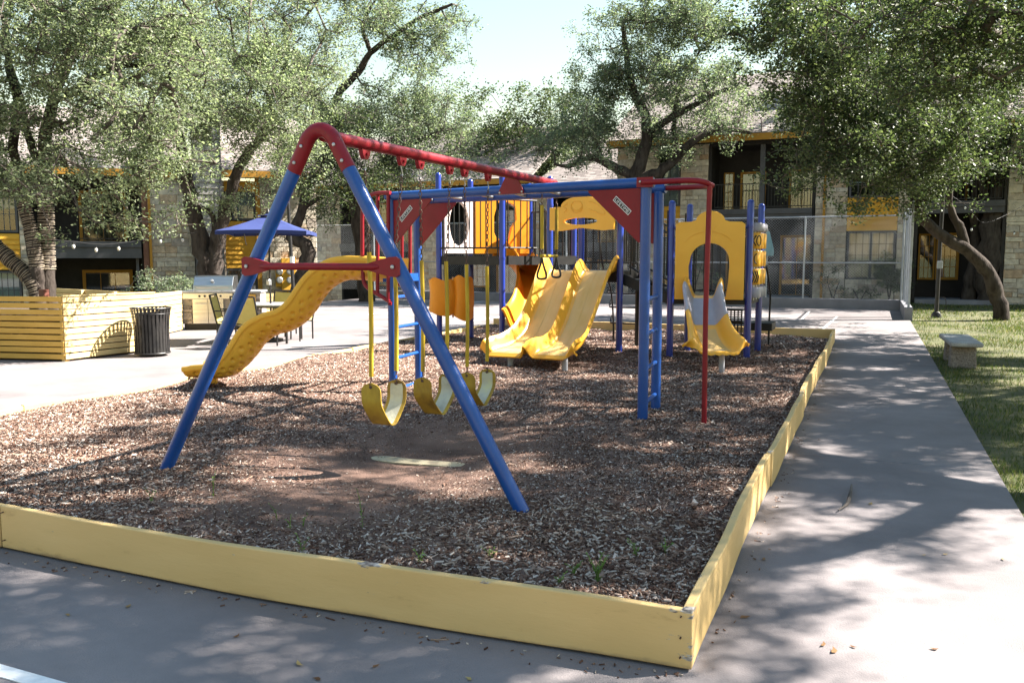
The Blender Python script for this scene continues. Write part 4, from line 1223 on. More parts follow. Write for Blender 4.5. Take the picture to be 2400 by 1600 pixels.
# ---- loop ladder behind the middle deck
for x in (-4.42, -3.78):
    mb = MB(); mb.tube(curve([(x, 15.12, -.03), (x, 15.05, .6), (x, 14.85, 1.1), (x + (.05 if x < -4 else -.05), 14.2, 1.50), (x, 14.08, 2.3)], 6), .0165, 10); mb.build('ladder_side', M['black_steel'], play, True)
for z, y in ((.42, 15.09), (.72, 15.02), (.98, 14.9), (1.2, 14.72)):
    mb = MB(); mb.tube(curve([(-4.46, y + .02, z + .13), (-4.46, y - .04, z + .02), (-4.38, y - .09, z), (-3.82, y - .09, z), (-3.74, y - .04, z + .02), (-3.74, y + .02, z + .13)], 4), .0155, 10); mb.build('ladder_loop', M['black_steel'], play, True)

# ---- turning game tiles at the low deck's open side
dg_ = (np.array(b4) - np.array(b3)); Lg = np.linalg.norm(dg_); dg_ /= Lg
for k in range(3):
    c = np.array(b3) + dg_ * (.26 + .27 * k); c = (c[0] + .03, c[1])
    mb = MB(); mb.tube([(*c, .98), (*c, 2.16)], .018, 8); mb.build('tile_axle', M['zinc'], play, True)
    for z0, h in ((2.03, .13), (1.02, .16)):
        mb = MB(); mb.lathe([(.10, 0), (.115, .02), (.115, h - .03), (.10, h)], (*c, z0), 18); mb.build('tile_cap', M['lavender_plastic'], play, True, 40)
    for t in range(3):
        z = 1.22 + t * .275
        mb = MB(); mb.lathe([(.09, 0), (.10, .012), (.10, .228), (.09, .24)], (*c, z), 20)
        tl_ = mb.build('game_tile', M['tile'] if 'tile' in M else M['yellow_plastic'], play, True, 40)
        if k == 0:
            mb = MB(); rr = .1015
            def sp(a, zz): return (c[0] + rr * math.cos(a), c[1] + rr * math.sin(a), z + zz)
            base = rad(-78)
            if t == 2:
                mb.tube([sp(base + .0 - .75 + .09 * i, .04 + .016 * i) for i in range(11)], .009, 6); mb.tube([sp(base + .15 - .09 * i, .04 + .016 * i) for i in range(11)], .009, 6)
                mb.tube([sp(base + .65 + .42 * math.cos(a), .12 + .075 * math.sin(a)) for a in np.linspace(0, 2 * math.pi, 17)], .008, 6)
            elif t == 1:
                mb.tube([sp(base + .35 + .42 * math.cos(a), .12 + .075 * math.sin(a)) for a in np.linspace(.5 * math.pi, 1.5 * math.pi, 12)], .008, 6)
            else:
                for sh in (0, .38, .70):
                    mb.tube([sp(base - .3 + sh + .34 * (1 - abs(1 - i / 5)), .03 + .018 * i) for i in range(11)], .009, 6)
            mb.build('tile_mark', M['black_print'], tl_, True)
# perforated steps, handrail and foot plate on the far side of the low deck
for i in range(3):
    z = .78 - i * .24; x0 = -1.98 + i * .02; y0 = 14.2 + i * .26
    mb = MB()
    mb.bb(x0 - .75, x0 + .03, y0, y0 + .02, z - .22, z - .19); mb.bb(x0 - .75, x0 + .03, y0, y0 + .02, z - .02, z)
    for k in range(14):
        mb.bb(x0 - .75 + k * .058, x0 - .73 + k * .058, y0, y0 + .018, z - .19, z - .02)
    for k in range(5):
        mb.bb(x0 - .75, x0 + .03, y0 + .003, y0 + .015, z - .17 + k * .035, z - .155 + k * .035)
    mb.build('step_riser', M['black_steel'], play)
    mb = MB(); mb.bb(x0 - .75, x0 + .03, y0 + .03, y0 + .25, z - .03, z); mb.build('step', M['black_steel'], play)
mb = MB(); mb.tube(curve([(-1.62, 14.2, 1.55), (-1.62, 14.5, 1.45), (-1.62, 14.95, 1.15), (-1.62, 15.15, .95), (-1.63, 15.2, .6), (-1.63, 15.2, -.03)], 6), .0165, 10); mb.build('handrail', M['black_steel'], play, True)
mb = MB(); mb.bb(-1.90, -1.52, 14.62, 15.2, .40, .53); mb.build('foot_plate', M['black_steel'], play, bevel=.01)

# ================================================================ slatted planter, low slat fences
def Vd(p): return Vector((float(p[0]), float(p[1]), 0))
def slat_run(parent, a, b, z0, z1, n, mat, gap=.014, th=.022, post_every=1.2, outward=1, uneven=.004, full=True):
    """horizontal slats from a to b, each its own piece, with posts behind"""
    a, b = np.array(a, float), np.array(b, float); d = b - a; L = np.linalg.norm(d); d /= L
    nrm = np.array([-d[1], d[0]]) * outward
    hh = (z1 - z0) / n
    for i in range(n):
        z = z0 + hh * (i + .5)
        w = random.uniform(-uneven, uneven)
        mb = MB(); mb.bar((*(a + nrm * w), z + random.uniform(-.003, .003)), (*(b + nrm * (w + random.uniform(-.002, .002))), z + random.uniform(-.003, .003)), th, hh - gap)
        mb.build('slat', M[mat], parent, bevel=.003, seg=1)
    k = max(2, int(L / post_every) + 1)
    for i in range(k):
        p = a + d * (L * (i + .02) / (k - 1 + .04)) - nrm * .055
        mb = MB(); mb.bb(p[0] - .035, p[0] + .035, p[1] - .035, p[1] + .035, -.2, z1 - .01); mb.build('corner_post', M[mat], parent)

PA, PB, PL, PK = (-11.63, 9.24), (-11.50, 10.95), (-15.3, 8.36), (-15.2, 11.9)
planter = thing('slatted_planter', (-13.2, 10.0, 0), 'yellow slatted timber planter box round the rope-wrapped tree', 'planter')
slat_run(planter, PL, (PA[0] - .012, PA[1] - .003), .03, 1.03, 10, 'slat_orange', .02, outward=-1)
slat_run(planter, PA, PB, .03, 1.02, 10, 'slat', .016, outward=-1)  # paler boards: sun on this face is put into the colour
slat_run(planter, PB, PK, .03, 1.02, 10, 'slat', outward=-1)
mb = MB(); mb.bar((*PA, 1.035), (*PB, 1.03), .05, .02); mb.build('cap_rail', M['slat'], planter)
mb = MB(); mb.prism([(PL[0] + .1, PL[1] + .15), (PA[0] - .09, PA[1] + .12), (PB[0] - .1, PB[1] - .06), (PK[0] + .1, PK[1] - .1)], (0, 0, 0.0), (1, 0, 0), (0, 1, 0), .72); mb.build('soil', M['soil'], planter)

f2a, f2b = dep(335, 760, 16.6), dep(428, 760, 18.7)
fence2 = thing('slat_fence', (*f2a[:2], 0), 'low yellow slat fence joining the planter to the grill island', 'fence')
slat_run(fence2, f2a[:2], f2b[:2], .02, .90, 9, 'slat', .014, outward=-1)
f3a, f3b = dep(598, 760, 20.2), dep(670, 760, 20.6)
fence3 = thing('slat_fence', (*f3a[:2], 0), 'short yellow slat fence panel behind the patio umbrella table', 'fence')
slat_run(fence3, f3a[:2], f3b[:2], .02, .76, 7, 'slat', .014, outward=-1)

# ================================================================ trash can
tc = np.array([-11.02, 10.40])
can = thing('trash_can', (*tc, 0), 'black steel slatted trash can with flared rim beside the yellow planter', 'trash can')
HC = .80
def can_r(t): return .262 + .055 * t ** 3 * (t > 0) + .012 * (1 - t)
for k in range(30):
    a = 2 * math.pi * k / 30
    G = []
    for t in np.linspace(0, 1, 9):
        r = can_r(t)
        G.append([(tc[0] + r * math.cos(a + s), tc[1] + r * math.sin(a + s), .05 + (HC - .05) * t) for s in (-.062, .062)])
    mb = MB(); mb.shell(np.array(G), .006); mb.build('slat', M['black_steel'], can)
for (z, r, rr) in ((HC, can_r(1) + .004, .012), (.055, .275, .014), (HC - .09, can_r(.88), .006)):
    mb = MB(); mb.tube([(tc[0] + r * math.cos(2 * math.pi * k / 32), tc[1] + r * math.sin(2 * math.pi * k / 32), z) for k in range(33)], rr, 6, cap=False); mb.build('hoop', M['black_steel'], can, True)
mb = MB(); mb.lathe([(.23, 0.03), (.235, .06), (.245, HC - .10), (.25, HC - .08), (.232, HC - .08), (.225, .08), (.01, .08)], (*tc, 0), 24, cap=False); mb.build('liner', M['black_steel'], can, True)

# ================================================================ grill island and gas grill
g0, g1 = dep(428, 772, 18.75), dep(612, 772, 18.95)
gu = (g1 - g0)[:2]; gL = np.linalg.norm(gu); gu /= gL; gn = np.array([gu[1], -gu[0]])       # outward: towards the camera
if np.dot(gn, -g0[:2]) < 0: gn = -gn
GM = Matrix(((gu[0], -gn[0], 0), (gu[1], -gn[1], 0), (0, 0, 1)))
def gpt(u, d, z): return Vector((g0[0] + gu[0] * u - gn[0] * d, g0[1] + gu[1] * u - gn[1] * d, z))
def gbox(mb, u0, u1, d0, d1, z0, z1, mi=0): return mb.box(gpt((u0 + u1) / 2, (d0 + d1) / 2, (z0 + z1) / 2), (u1 - u0, d1 - d0, z1 - z0), GM, mi)
island = thing('grill_island', gpt(gL / 2, .35, 0), 'outdoor kitchen island clad in thin stacked stone, with stainless cupboard doors', 'counter')
mb = MB(); gbox(mb, .0, gL, .03, .75, .14, .83); mb.build('carcass', M['mortar'], island)
mb = MB(); gbox(mb, -.03, gL + .03, -.03, .80, .83, .875); mb.build('worktop', M['tabletop'], island, bevel=.006)
mb = MB(); gbox(mb, .03, gL - .03, .06, .70, 0.0, .14); mb.build('toe_kick', M['black_steel'], island)
m_led = island_mat('ledger_stone', [(0, (.16, .14, .13)), (.4, (.26, .23, .21)), (.8, (.36, .31, .27)), (1, (.24, .24, .26))], .9, source='object')
led = MB().box((0, 0, 0), (1, 1, 1)).mesh('ledger_stone', m_led)
def piece(me, name, parent, M4):
    o = bpy.data.objects.new(name, me); COL.objects.link(o); o.parent = parent
    off = Vector(parent.location) if parent.type == 'EMPTY' else Vector((0, 0, 0))
    o.matrix_local = Matrix.Translation(-off) @ M4
    return o
def led_at(u0, u1, z0, z1, dd):
    w, h = u1 - u0, z1 - z0
    M4 = Matrix.Translation(gpt((u0 + u1) / 2, .015 - dd, (z0 + z1) / 2)) @ GM.to_4x4() @ Matrix.Diagonal((w, .03, h, 1))
    piece(led, 'ledger_stone', island, M4)
z = .15
while z < .70:
    h = random.uniform(.035, .055); u = 0.0
    while u < gL - .02:
        w = min(random.uniform(.10, .26), gL - u)
        if not (u + w > .22 and u < .92):
            led_at(u + .002, u + w - .002, z + .002, z + h - .002, random.uniform(-.006, .006))
        u += w
    z += h
for u0 in (.24, .58):
    mb = MB(); gbox(mb, u0, u0 + .33, -.012, .03, .15, .70); d_ = mb.build('cupboard_door', M['steel'], island, bevel=.004)
    mb = MB(); ua, ub = (u0 + .06, u0 + .30) if u0 < .5 else (u0 + .03, u0 + .27)
    mb.tube([gpt(ua, -.045, .60), gpt(ub, -.045, .60)], .008, 8); mb.tube([gpt(ua + .02, -.045, .60), gpt(ua + .02, -.0, .60)], .005, 6); mb.tube([gpt(ub - .02, -.045, .60), gpt(ub - .02, 0, .60)], .005, 6)
    mb.build('door_handle', M['steel'], d_, True)
mb = MB(); gbox(mb, 1.45, gL - .1, -.012, .03, .60, .80); mb.build('drawer_front', M['slat_orange'], island)
grill = thing('gas_grill', gpt(.62, .3, .7), 'stainless gas grill with domed hood and knobs set in the stone island', 'grill')
mb = MB(); gbox(mb, .04, 1.12, -.035, .02, .705, .828); fas = mb.build('control_panel', M['steel'], grill, bevel=.005)
for k in range(5):
    mb = MB(); u = .40 + k * .115; mb.tube([gpt(u, -.035, .765), gpt(u, -.045, .765), gpt(u, -.07, .765)], [.027, .022, .019], 12); mb.build('knob', M['black_steel'], grill, True)
# hood: profile swept across
prof_h = [(0.0, .88), (.02, 1.0), (.16, 1.19), (.22, 1.215), (.55, 1.215), (.60, 1.19), (.62, .88)]
hood = MB(); hood.prism(prof_h, gpt(.26, 0, 0), Vector((-gn[0], -gn[1], 0)), (0, 0, 1), .86 if Vector((-gn[0], -gn[1], 0)).cross(Vector((0, 0, 1))).dot(Vector((gu[0], gu[1], 0))) > 0 else -.86)
h_ = hood.build('hood', M['steel'], grill, bevel=.012)
mb = MB(); mb.tube([gpt(.34, -.05, .965), gpt(1.04, -.05, .965)], .012, 10); mb.tube([gpt(.40, -.05, .965), gpt(.40, .01, .965)], .008, 8); mb.tube([gpt(.98, -.05, .965), gpt(.98, .01, .965)], .008, 8); mb.build('hood_handle', M['steel'], h_, True)
mb = MB(); q = gpt(.66, .075, 1.105); n_ = Vector((gn[0], gn[1], .9)).normalized(); mb.tube([q, q + n_ * .02, q + n_ * .022], [.035, .035, .028], 16); mb.build('thermometer', M['zinc'], h_, True)

# ================================================================ patio table, chairs, umbrella
tb0 = dep(634, 700, 16.3)[:2]
table = thing('patio_table', (*tb0, 0), 'dark metal patio table with grey top under the blue umbrella', 'table')
mb = MB(); mb.box((*tb0, .725), (1.0, 1.0, .03), Matrix.Rotation(.35, 3, 'Z')); mb.build('table_top', M['tabletop'], table, bevel=.008)
Rz = Matrix.Rotation(.35, 3, 'Z')
mb = MB()
for k in range(4):
    p, q = [Vector((*tb0, .70)) + Rz @ Vector((.48 * sx, .48 * sy, 0)) for sx, sy in (((1, 1), (1, -1)), ((1, -1), (-1, -1)), ((-1, -1), (-1, 1)), ((-1, 1), (1, 1)))[k]]
    mb.bar(p, q, .03, .045)
mb.build('apron', M['black_steel'], table)
for sx, sy in ((1, 1), (1, -1), (-1, 1), (-1, -1)):
    p = Vector((*tb0, 0)) + Rz @ Vector((.45 * sx, .45 * sy, 0)); mb = MB(); mb.bar(p, p + Vector((0, 0, .71)), .035, .035, (1, 0, 0)); mb.build('leg', M['black_steel'], table)
umb = thing('patio_umbrella', (*tb0, 0), 'open square blue patio umbrella on a dark pole', 'umbrella')
mb = MB(); mb.lathe([(.22, 0), (.22, .05), (.06, .07), (.04, .14)], (*tb0, 0), 20); mb.build('base', M['black_steel'], umb, True, 40)
mb = MB(); mb.tube([(*tb0, .05), (*tb0, 2.46)], .019, 10); mb.build('pole', M['black_steel'], umb, True)
mb = MB(); mb.tube([(*tb0, 2.44), (*tb0, 2.49), (*tb0, 2.52), (*tb0, 2.56)], [.03, .045, .03, .01], 10); mb.build('finial', M['black_steel'], umb, True)
mb = MB(); mb.box((tb0[0], tb0[1] - .03, 1.15), (.06, .08, .10)); mb.tube([(tb0[0], tb0[1] - .07, 1.17), (tb0[0] + .06, tb0[1] - .09, 1.20)], .012, 8); mb.build('crank', M['zinc'], umb)
Ru = Matrix.Rotation(.52, 3, 'Z')
def ucan(r0, r1, z0, z1, k=9):
    G = []
    for t in np.linspace(0, 1, 7):
        row = []
        for s in np.linspace(0, 4, 4 * k + 1):
            i = int(min(s, 3.9999)); f = s - i
            cs_ = [(-1, -1), (1, -1), (1, 1), (-1, 1)]
            a, b = cs_[i], cs_[(i + 1) % 4]
            x, y = a[0] + (b[0] - a[0]) * f, a[1] + (b[1] - a[1]) * f
            sag = math.sin(math.pi * f) ** 1
            r = (r0 + (r1 - r0) * t) * (1 - .035 * sag * t)
            z = z0 + (z1 - z0) * t - .02 * math.sin(math.pi * t) + .035 * sag * t * .6
            v = Ru @ Vector((x * r, y * r, 0)); row.append((tb0[0] + v.x, tb0[1] + v.y, z))
        G.append(row)
    return np.array(G)
G = ucan(.10, .82, 2.41, 2.12)
val = G[-1] + np.array([0, 0, -.07]); G2 = np.concatenate([G, val[None]])
mb = MB(); mb.shell(G2[:, ::-1], .004); cv = mb.build('canopy', M['umbrella'], umb, True, 25)
mb = MB(); mb.shell(ucan(.02, .17, 2.475, 2.42)[:, ::-1], .004); mb.build('vent', M['umbrella'], cv, True, 25)
for k in range(8):
    a = k * math.pi / 4 + math.pi / 4; r = (1.13 if k % 2 == 0 else .80)
    v = Ru @ Vector((math.cos(a) * r, math.sin(a) * r, 0)); m_ = v * .55
    mb = MB(); mb.tube([(tb0[0], tb0[1], 2.40), (tb0[0] + v.x, tb0[1] + v.y, 2.105)], .008, 6); mb.tube([(tb0[0], tb0[1], 1.95), (tb0[0] + m_.x, tb0[1] + m_.y, 2.23)], .006, 6); mb.build('rib', M['black_steel'], umb, True)
for k, px in enumerate((.1, -.5)):
    v = Ru @ Vector((-.75 + k * .45, -.80, 0)); mb = MB(); mb.tube(curve([(tb0[0] + v.x, tb0[1] + v.y, 2.06), (tb0[0] + v.x + .02, tb0[1] + v.y, 1.93), (tb0[0] + v.x + .04, tb0[1] + v.y, 1.86)], 4), .008, 5); mb.build('tie_strap', M['black_print'], umb)

def chair(p, ang, label, low=False):
    t = thing('patio_chair', (*p, 0), label, 'chair', 'sling chairs round the patio table')
    R3 = Matrix.Rotation(ang, 3, 'Z')
    def q(x, y, z): v = R3 @ Vector((x, y, 0)); return Vector((p[0] + v.x, p[1] + v.y, z))
    # seat faces +y locally (towards the table); backrest at -y
    for s in (-1, 1):
        mb = MB(); mb.tube([q(.27 * s, -.22, .02), q(.27 * s, -.22, .40), q(.27 * s, -.34, .93)], .016, 8); mb.build('back_leg', M['black_steel'], t, True)
        mb = MB(); mb.tube([q(.27 * s, .26, .0), q(.27 * s, .24, .62)], .016, 8); mb.build('front_leg', M['black_steel'], t, True)
        mb = MB(); mb.bar(q(.28 * s, .28, .635), q(.28 * s, -.28, .635), .045, .022); mb.build('armrest', M['black_steel'], t)
        mb = MB(); mb.tube([q(.27 * s, .25, .40), q(.27 * s, -.22, .38)], .013, 8); mb.build('side_rail', M['black_steel'], t, True)
    mb = MB(); mb.shell(np.array([[tuple(q(x, -.225 - .115 * k, .44 + .46 * k - .015 * math.sin(math.pi * (x + .25) / .5))) for x in np.linspace(-.25, .25, 7)] for k in np.linspace(0, 1, 5)]), .006); mb.build('sling_back', M['sling'], t, True)
    mb = MB(); mb.shell(np.array([[tuple(q(x, .25 - .47 * k, .405 - .025 * math.sin(math.pi * k))) for x in np.linspace(-.25, .25, 5)] for k in np.linspace(0, 1, 5)]), .006); mb.build('sling_seat', M['sling'], t, True)
    mb = MB(); mb.tube([q(-.27, -.34, .93), q(.27, -.34, .93)], .014, 8); mb.build('top_rail', M['black_steel'], t, True)
    return t
chair(tuple(dep(545, 780, 15.9)[:2]), rad(-60), 'yellow sling chair seen from behind, in front of the grill cupboard doors')
chair(tuple(dep(600, 790, 15.3)[:2]), rad(0), 'yellow sling chair behind the blue swing leg and the wavy slide')
chair(tuple(dep(694, 780, 16.4)[:2]), rad(100), 'sling chair whose dark legs show under the wavy slide')
chair(tuple(dep(655, 780, 17.5)[:2]), rad(190), 'sling chair on the far side of the patio table')

# ================================================================ chain-link court fence
def chain_link(name, a, b, h, z0, label, posts, mid=None, dens=.062, tall_end=None, kerb=.32):
    a, b = np.array(a, float), np.array(b, float); d = b - a; L = np.linalg.norm(d); d /= L; nn = np.array([-d[1], d[0]])
    t = thing(name, (*a, z0), label, 'fence', 'chain-link fences round the court')
    for u in posts:
        p = a + d * u; mb = MB(); top = h + (.10 if (u < .1 or u > L - .1) else 0)
        mb.tube([(*p, z0 - .25), (*p, top), (*p, top + .02)], [.032, .032, .012], 10); mb.build('post', M['galv'], t, True)
    for z in [h] + ([mid] if mid else []):
        mb = MB(); mb.tube([(*a, z), (*b, z)], .021, 8); mb.build('rail', M['galv'], t, True)
    # woven wire: straight diagonals both ways, alternately in front and behind
    zb, zt = z0 + .02, h - .02; H = zt - zb
    V, F = [], []
    w = .0024
    def wire(u0, za, u1, zc, off):
        p, q = a + d * u0 + nn * off, a + d * u1 + nn * off
        P_, Q_ = np.array([*p, za]), np.array([*q, zc])
        ax = (Q_ - P_); ax /= np.linalg.norm(ax); s = np.cross(ax, [nn[0], nn[1], 0]); n3 = np.array([nn[0], nn[1], 0])
        o = len(V)
        for c in (P_, Q_):
            for (i, j) in ((1, -.5), (-1, -.5), (0, 1)):
                V.append(c + s * w * i + n3 * w * j)
        F.extend([(o, o + 1, o + 4, o + 3), (o + 1, o + 2, o + 5, o + 4), (o + 2, o, o + 3, o + 5)])
    step = dens * math.sqrt(2)
    k = -int(H / step) - 1
    while k * step < L:
        u = k * step
        u0, z_0, u1, z_1 = u, zb, u + H, zt
        if u0 < 0: z_0 -= u0; u0 = 0
        if u1 > L: z_1 -= (u1 - L); u1 = L
        if u1 > u0 and z_1 > z_0:
            wire(u0, z_0, u1, z_1, .002)
            wire(u0, zt - (z_0 - zb), u1, zb + (zt - z_1), -.002)
        k += 1
    o = obj_of(np_mesh('wire_mesh', np.array(V), np.array(F), M['galv']), 'wire_mesh', t); stuff(o)
    return t
XL = float(onY(735, 600, 28.5)[0])
LB = .86 - XL
chain_link('court_fence', (XL, 28.5), (.86, 28.5), 2.90, .32, 'long galvanised chain-link fence along the back of the court', [0.03] + list(np.linspace(2.9, LB - 2.9, 5)) + [LB - .03], 1.45)
chain_link('court_fence', (.90, 24.25), (.90, 28.42), 2.98, .325, 'short galvanised chain-link fence between court and lawn, by the light pole', [0.03, 1.4, 2.8, 4.1], None)

# ================================================================ lamp poles, string lights
lp = onz(2150 * S_, 727 * S_)
pole1 = thing('light_pole', (lp[0], lp[1], -.05), 'slim black light pole with an outlet box on the lawn by the court fence', 'pole')
mb = MB(); mb.tube([(lp[0], lp[1], -.08), (lp[0] + .01, lp[1], 2.4), (lp[0] + .05, lp[1], 5.1)], [.055, .05, .04], 12); mb.build('shaft', M['black_steel'], pole1, True)
mb = MB(); mb.lathe([(.13, -.05), (.13, .05), (.09, .12), (.06, .14)], (lp[0], lp[1], 0), 16); mb.build('base', M['black_steel'], pole1, True, 40)
mb = MB(); mb.box((lp[0] + .02, lp[1] - .07, 1.42), (.14, .07, .20)); mb.build('outlet_box', M['galv'], pole1, bevel=.01)
mb = MB(); mb.tube(curve([(lp[0] + .06, lp[1] - .05, .55), (lp[0] + .2, lp[1] - .06, .5), (lp[0] + .22, lp[1] - .06, .2), (lp[0] + .1, lp[1] - .06, .12), (lp[0] + .07, lp[1] - .05, .35)], 5), .012, 6); mb.build('cable_coil', M['black_steel'], pole1, True)
lq = onz(690, 726)
lq = np.array([lq[0], lq[1]])
pole2 = thing('light_pole', (*lq, 0), 'slim black light pole with a white box between the umbrella and the fence', 'pole')
mb = MB(); mb.tube([(*lq, -.02), (lq[0] - .1, lq[1], 2.5), (lq[0] - .2, lq[1], 5.3)], [.06, .055, .045], 10); mb.build('shaft', M['black_steel'], pole2, True)
mb = MB(); mb.box((lq[0] + .02, lq[1] - .07, 1.55), (.12, .07, .20)); mb.build('outlet_box', M['white_sticker'], pole2)

def string_light(name, pts, bulbs, label):
    p = curve(pts, 6); t = thing(name, pts[0], label, 'string lights', 'cafe string lights')
    mb = MB(); mb.tube(p, .006, 5); mb.build('cable', M['black_print'], t, True)
    for q in bulbs:
        q = np.array(q); mb = MB(); mb.tube([q + np.array([0, 0, .07]), q + np.array([0, 0, .03])], .018, 8); b_ = mb.build('socket', M['black_print'], t, True)
        mb = MB(); mb.lathe([(.012, -.05), (.028, -.03), (.034, 0), (.022, .03)], q, 10); mb.build('bulb', M['bulb'] if 'bulb' in M else M['glass'], b_, True)
M['bulb'] = rough_mat('unlit_bulb_glass', (0.5, 0.5, 0.48), (0.6, 0.6, 0.58), 4, 0.1, spec=.6)
D0 = 17.0
string_light('string_light', [dep(100, 560, 15.0), dep(172, 566, 16.2), dep(225, 572, 17), dep(278, 570, 18), dep(376, 556, 19.4), dep(460, 545, 20.6)], [dep(172, 577, 16.2), dep(225, 585, 17), dep(278, 582, 18), dep(376, 565, 19.4), dep(428, 562, 20.2)], 'cafe string lights slung from the rope-wrapped tree past the left balcony')
string_light('string_light', [dep(2165, 420, 24.8), dep(2262, 480, 25.6), dep(2300, 520, 26), dep(2345, 510, 26.6), dep(2420, 470, 27)], [dep(2262, 487, 25.6), dep(2277, 538, 25.8), dep(2377, 547, 26.8)], 'cafe string lights slung from the light pole between the lawn trees')

# ================================================================ stone bench
b0 = np.array([1.30, 14.75])
bench = thing('stone_bench', (*b0, -.03), 'small grey concrete bench on pebbled blocks, on the lawn beside the path', 'bench')
Rb = Matrix.Rotation(rad(2), 3, 'Z')
mb = MB(); mb.box((b0[0], b0[1], .345), (.44, 1.55, .07), Rb); mb.build('seat', M['bench'], bench, bevel=.025, seg=3)
for s in (-1, 1):
    mb = MB(); mb.box((b0[0], b0[1] + s * .48, .14), (.36, .24, .34), Rb, taper=.94); mb.build('support', M['pebble'], bench, bevel=.02)

# ================================================================ small ground clutter
def weed(p, h, n, lean, label, spread=.05, leaf=.016):
    r = RNG; z = zg(*p)
    mb = MB(); mb2 = MB()
    for i in range(n):
        a = r.uniform(0, 6.28); l = r.uniform(.5, 1) * h
        tip = np.array([p[0] + math.cos(a) * spread * l / h + lean[0] * l, p[1] + math.sin(a) * spread * l / h + lean[1] * l, z + l])
        pts = curve([(p[0], p[1], z - .01), (p[0] + (tip[0] - p[0]) * .3, p[1] + (tip[1] - p[1]) * .3, z + l * .55), tip], 4)
        mb.tube(pts, .0018, 4)
        k = max(3, int(l / .022))
        for j in range(k):
            q = np.array(pts[int((len(pts) - 1) * (j + 1) / k)])
            for sgn in (-1, 1):
                b = r.uniform(0, 6.28); d = np.array([math.cos(b), math.sin(b), r.uniform(.1, .6)]); d /= np.linalg.norm(d)
                w = np.cross(d, [0, 0, 1]); w /= np.linalg.norm(w) + 1e-9; ll = leaf * r.uniform(.7, 1.3)
                mb2.add([q, q + d * ll * .5 + w * ll * .28, q + d * ll, q + d * ll * .5 - w * ll * .28], [(0, 1, 2, 3)])
    t = thing('weed', (p[0], p[1], z), label, 'weed', 'weeds in the mulch')
    mb.build('stem', M['weed'], t); stuff(mb2.build('leaves', M['weed'], t))
WL = 'small green weed sprouting from the wood chips'
for (x, y, h, n, ln, lab) in ((500, 1165, .17, 2, (.1, 0), 'pair of thin green weeds sprouting by the swing leg foot'), (850, 1225, .25, 2, (-.45, .1), 'tall thin leaning weed in front of the swing legs'), (650, 1210, .12, 2, (0, 0), WL), (680, 1228, .08, 2, (0, 0), WL), (710, 1222, .09, 2, (0, 0), WL), (708, 1300, .10, 3, (0, 0), WL), (985, 1320, .07, 4, (0, 0), WL), (1400, 1365, .13, 12, (0, 0), 'bushy low green weed near the front board corner'), (1345, 1345, .09, 6, (0, 0), WL), (1150, 1305, .06, 4, (0, 0), WL), (1490, 1300, .09, 5, (0, 0), WL), (1310, 1370, .06, 4, (0, 0), WL), (355, 1180, .10, 3, (0, 0), WL), (1560, 1290, .07, 4, (0, 0), WL)):
    q = onz(x, y, .12); weed((q[0], q[1]), h, n, ln, lab)
leafm_ = []
for k in range(3):
    mb = MB(); L_ = .022
    mb.add([(-L_, 0, .004), (-.3 * L_, .45 * L_, .001), (.4 * L_, .5 * L_, .003), (L_, .02, .006), (.4 * L_, -.45 * L_, .004), (-.3 * L_, -.5 * L_, .001)], [(0, 1, 5), (1, 2, 4, 5), (2, 3, 4)])
    leafm_.append(mb.mesh('fallen_leaf', M['deadleaf']))
for (x, y) in ((555, 1490), (700, 1555), (745, 1590), (880, 1560), (1100, 1590), (1930, 1510), (2000, 1515), (2190, 1520), (2165, 1300), (2215, 1298), (1790, 1310), (1770, 1310), (1955, 1525), (2350, 1310), (2040, 1180), (1920, 1030), (2000, 1005), (1745, 1445), (300, 1420), (160, 1440)):
    q = onz(x, y, .004); s = random.uniform(.7, 1.25)
    o = bpy.data.objects.new('fallen_leaf', random.choice(leafm_)); COL.objects.link(o); o.location = q; o.rotation_euler = (random.uniform(-.1, .1), random.uniform(-.1, .1), random.uniform(0, 6.28)); o.scale = (s, s * random.uniform(.6, 1), s)
    tag(o, 'small dry brown leaf lying on the concrete pavement', 'leaf', 'dry leaves on the pavement')
mb = MB(); pts = [onz(1965, 1195, .015), onz(1985, 1180, .02), onz(1992, 1160, .03), onz(1996, 1135, .02)]
mb.tube(curve(pts, 5), [.004, .005, .006, .0075, .009, .0105, .012, .013, .0135, .013, .012, .0105, .009, .008, .007, .006], 7)
o = mb.build('fallen_stick', M['twig'], None, True); tag(o, 'curved pale twig lying on the sunny part of the path', 'twig')

# ================================================================ apartment buildings
class Fac:
    """a facade frame: u along the wall, z up, d outwards (towards the camera)"""
    def __init__(s, A, U):
        s.A = np.array([A[0], A[1], 0.0]); s.U = np.array([U[0], U[1], 0.0]) / np.linalg.norm(U[:2])
        s.N = np.array([s.U[1], -s.U[0], 0.0])
        if np.dot(s.N, CAM - s.A) < 0: s.N = -s.N
        s.R3 = Matrix((tuple(s.U), tuple(-s.N), (0, 0, 1))).transposed()
    def w(s, u, z, d=0): return s.A + s.U * u + s.N * d + np.array([0, 0, z])
    def px(s, x, y):
        q = onplane(x, y, s.A, s.A + s.U); return float(np.dot(q - s.A, s.U)), float(q[2])
    def u(s, x): return s.px(x, 600)[0]
    def box(s, mb, u0, u1, z0, z1, d0, d1, mi=0):
        return mb.box(s.w((u0 + u1) / 2, (z0 + z1) / 2, (d0 + d1) / 2), (abs(u1 - u0), abs(d1 - d0), abs(z1 - z0)), s.R3, mi)
    def m4(s, u0, u1, z0, z1, d0, d1, tilt=0.0):
        c = Vector(s.w((u0 + u1) / 2, (z0 + z1) / 2, (d0 + d1) / 2))
        return Matrix.Translation(c) @ s.R3.to_4x4() @ Matrix.Rotation(tilt, 4, 'Y') @ Matrix.Diagonal((abs(u1 - u0), abs(d1 - d0), abs(z1 - z0), 1))

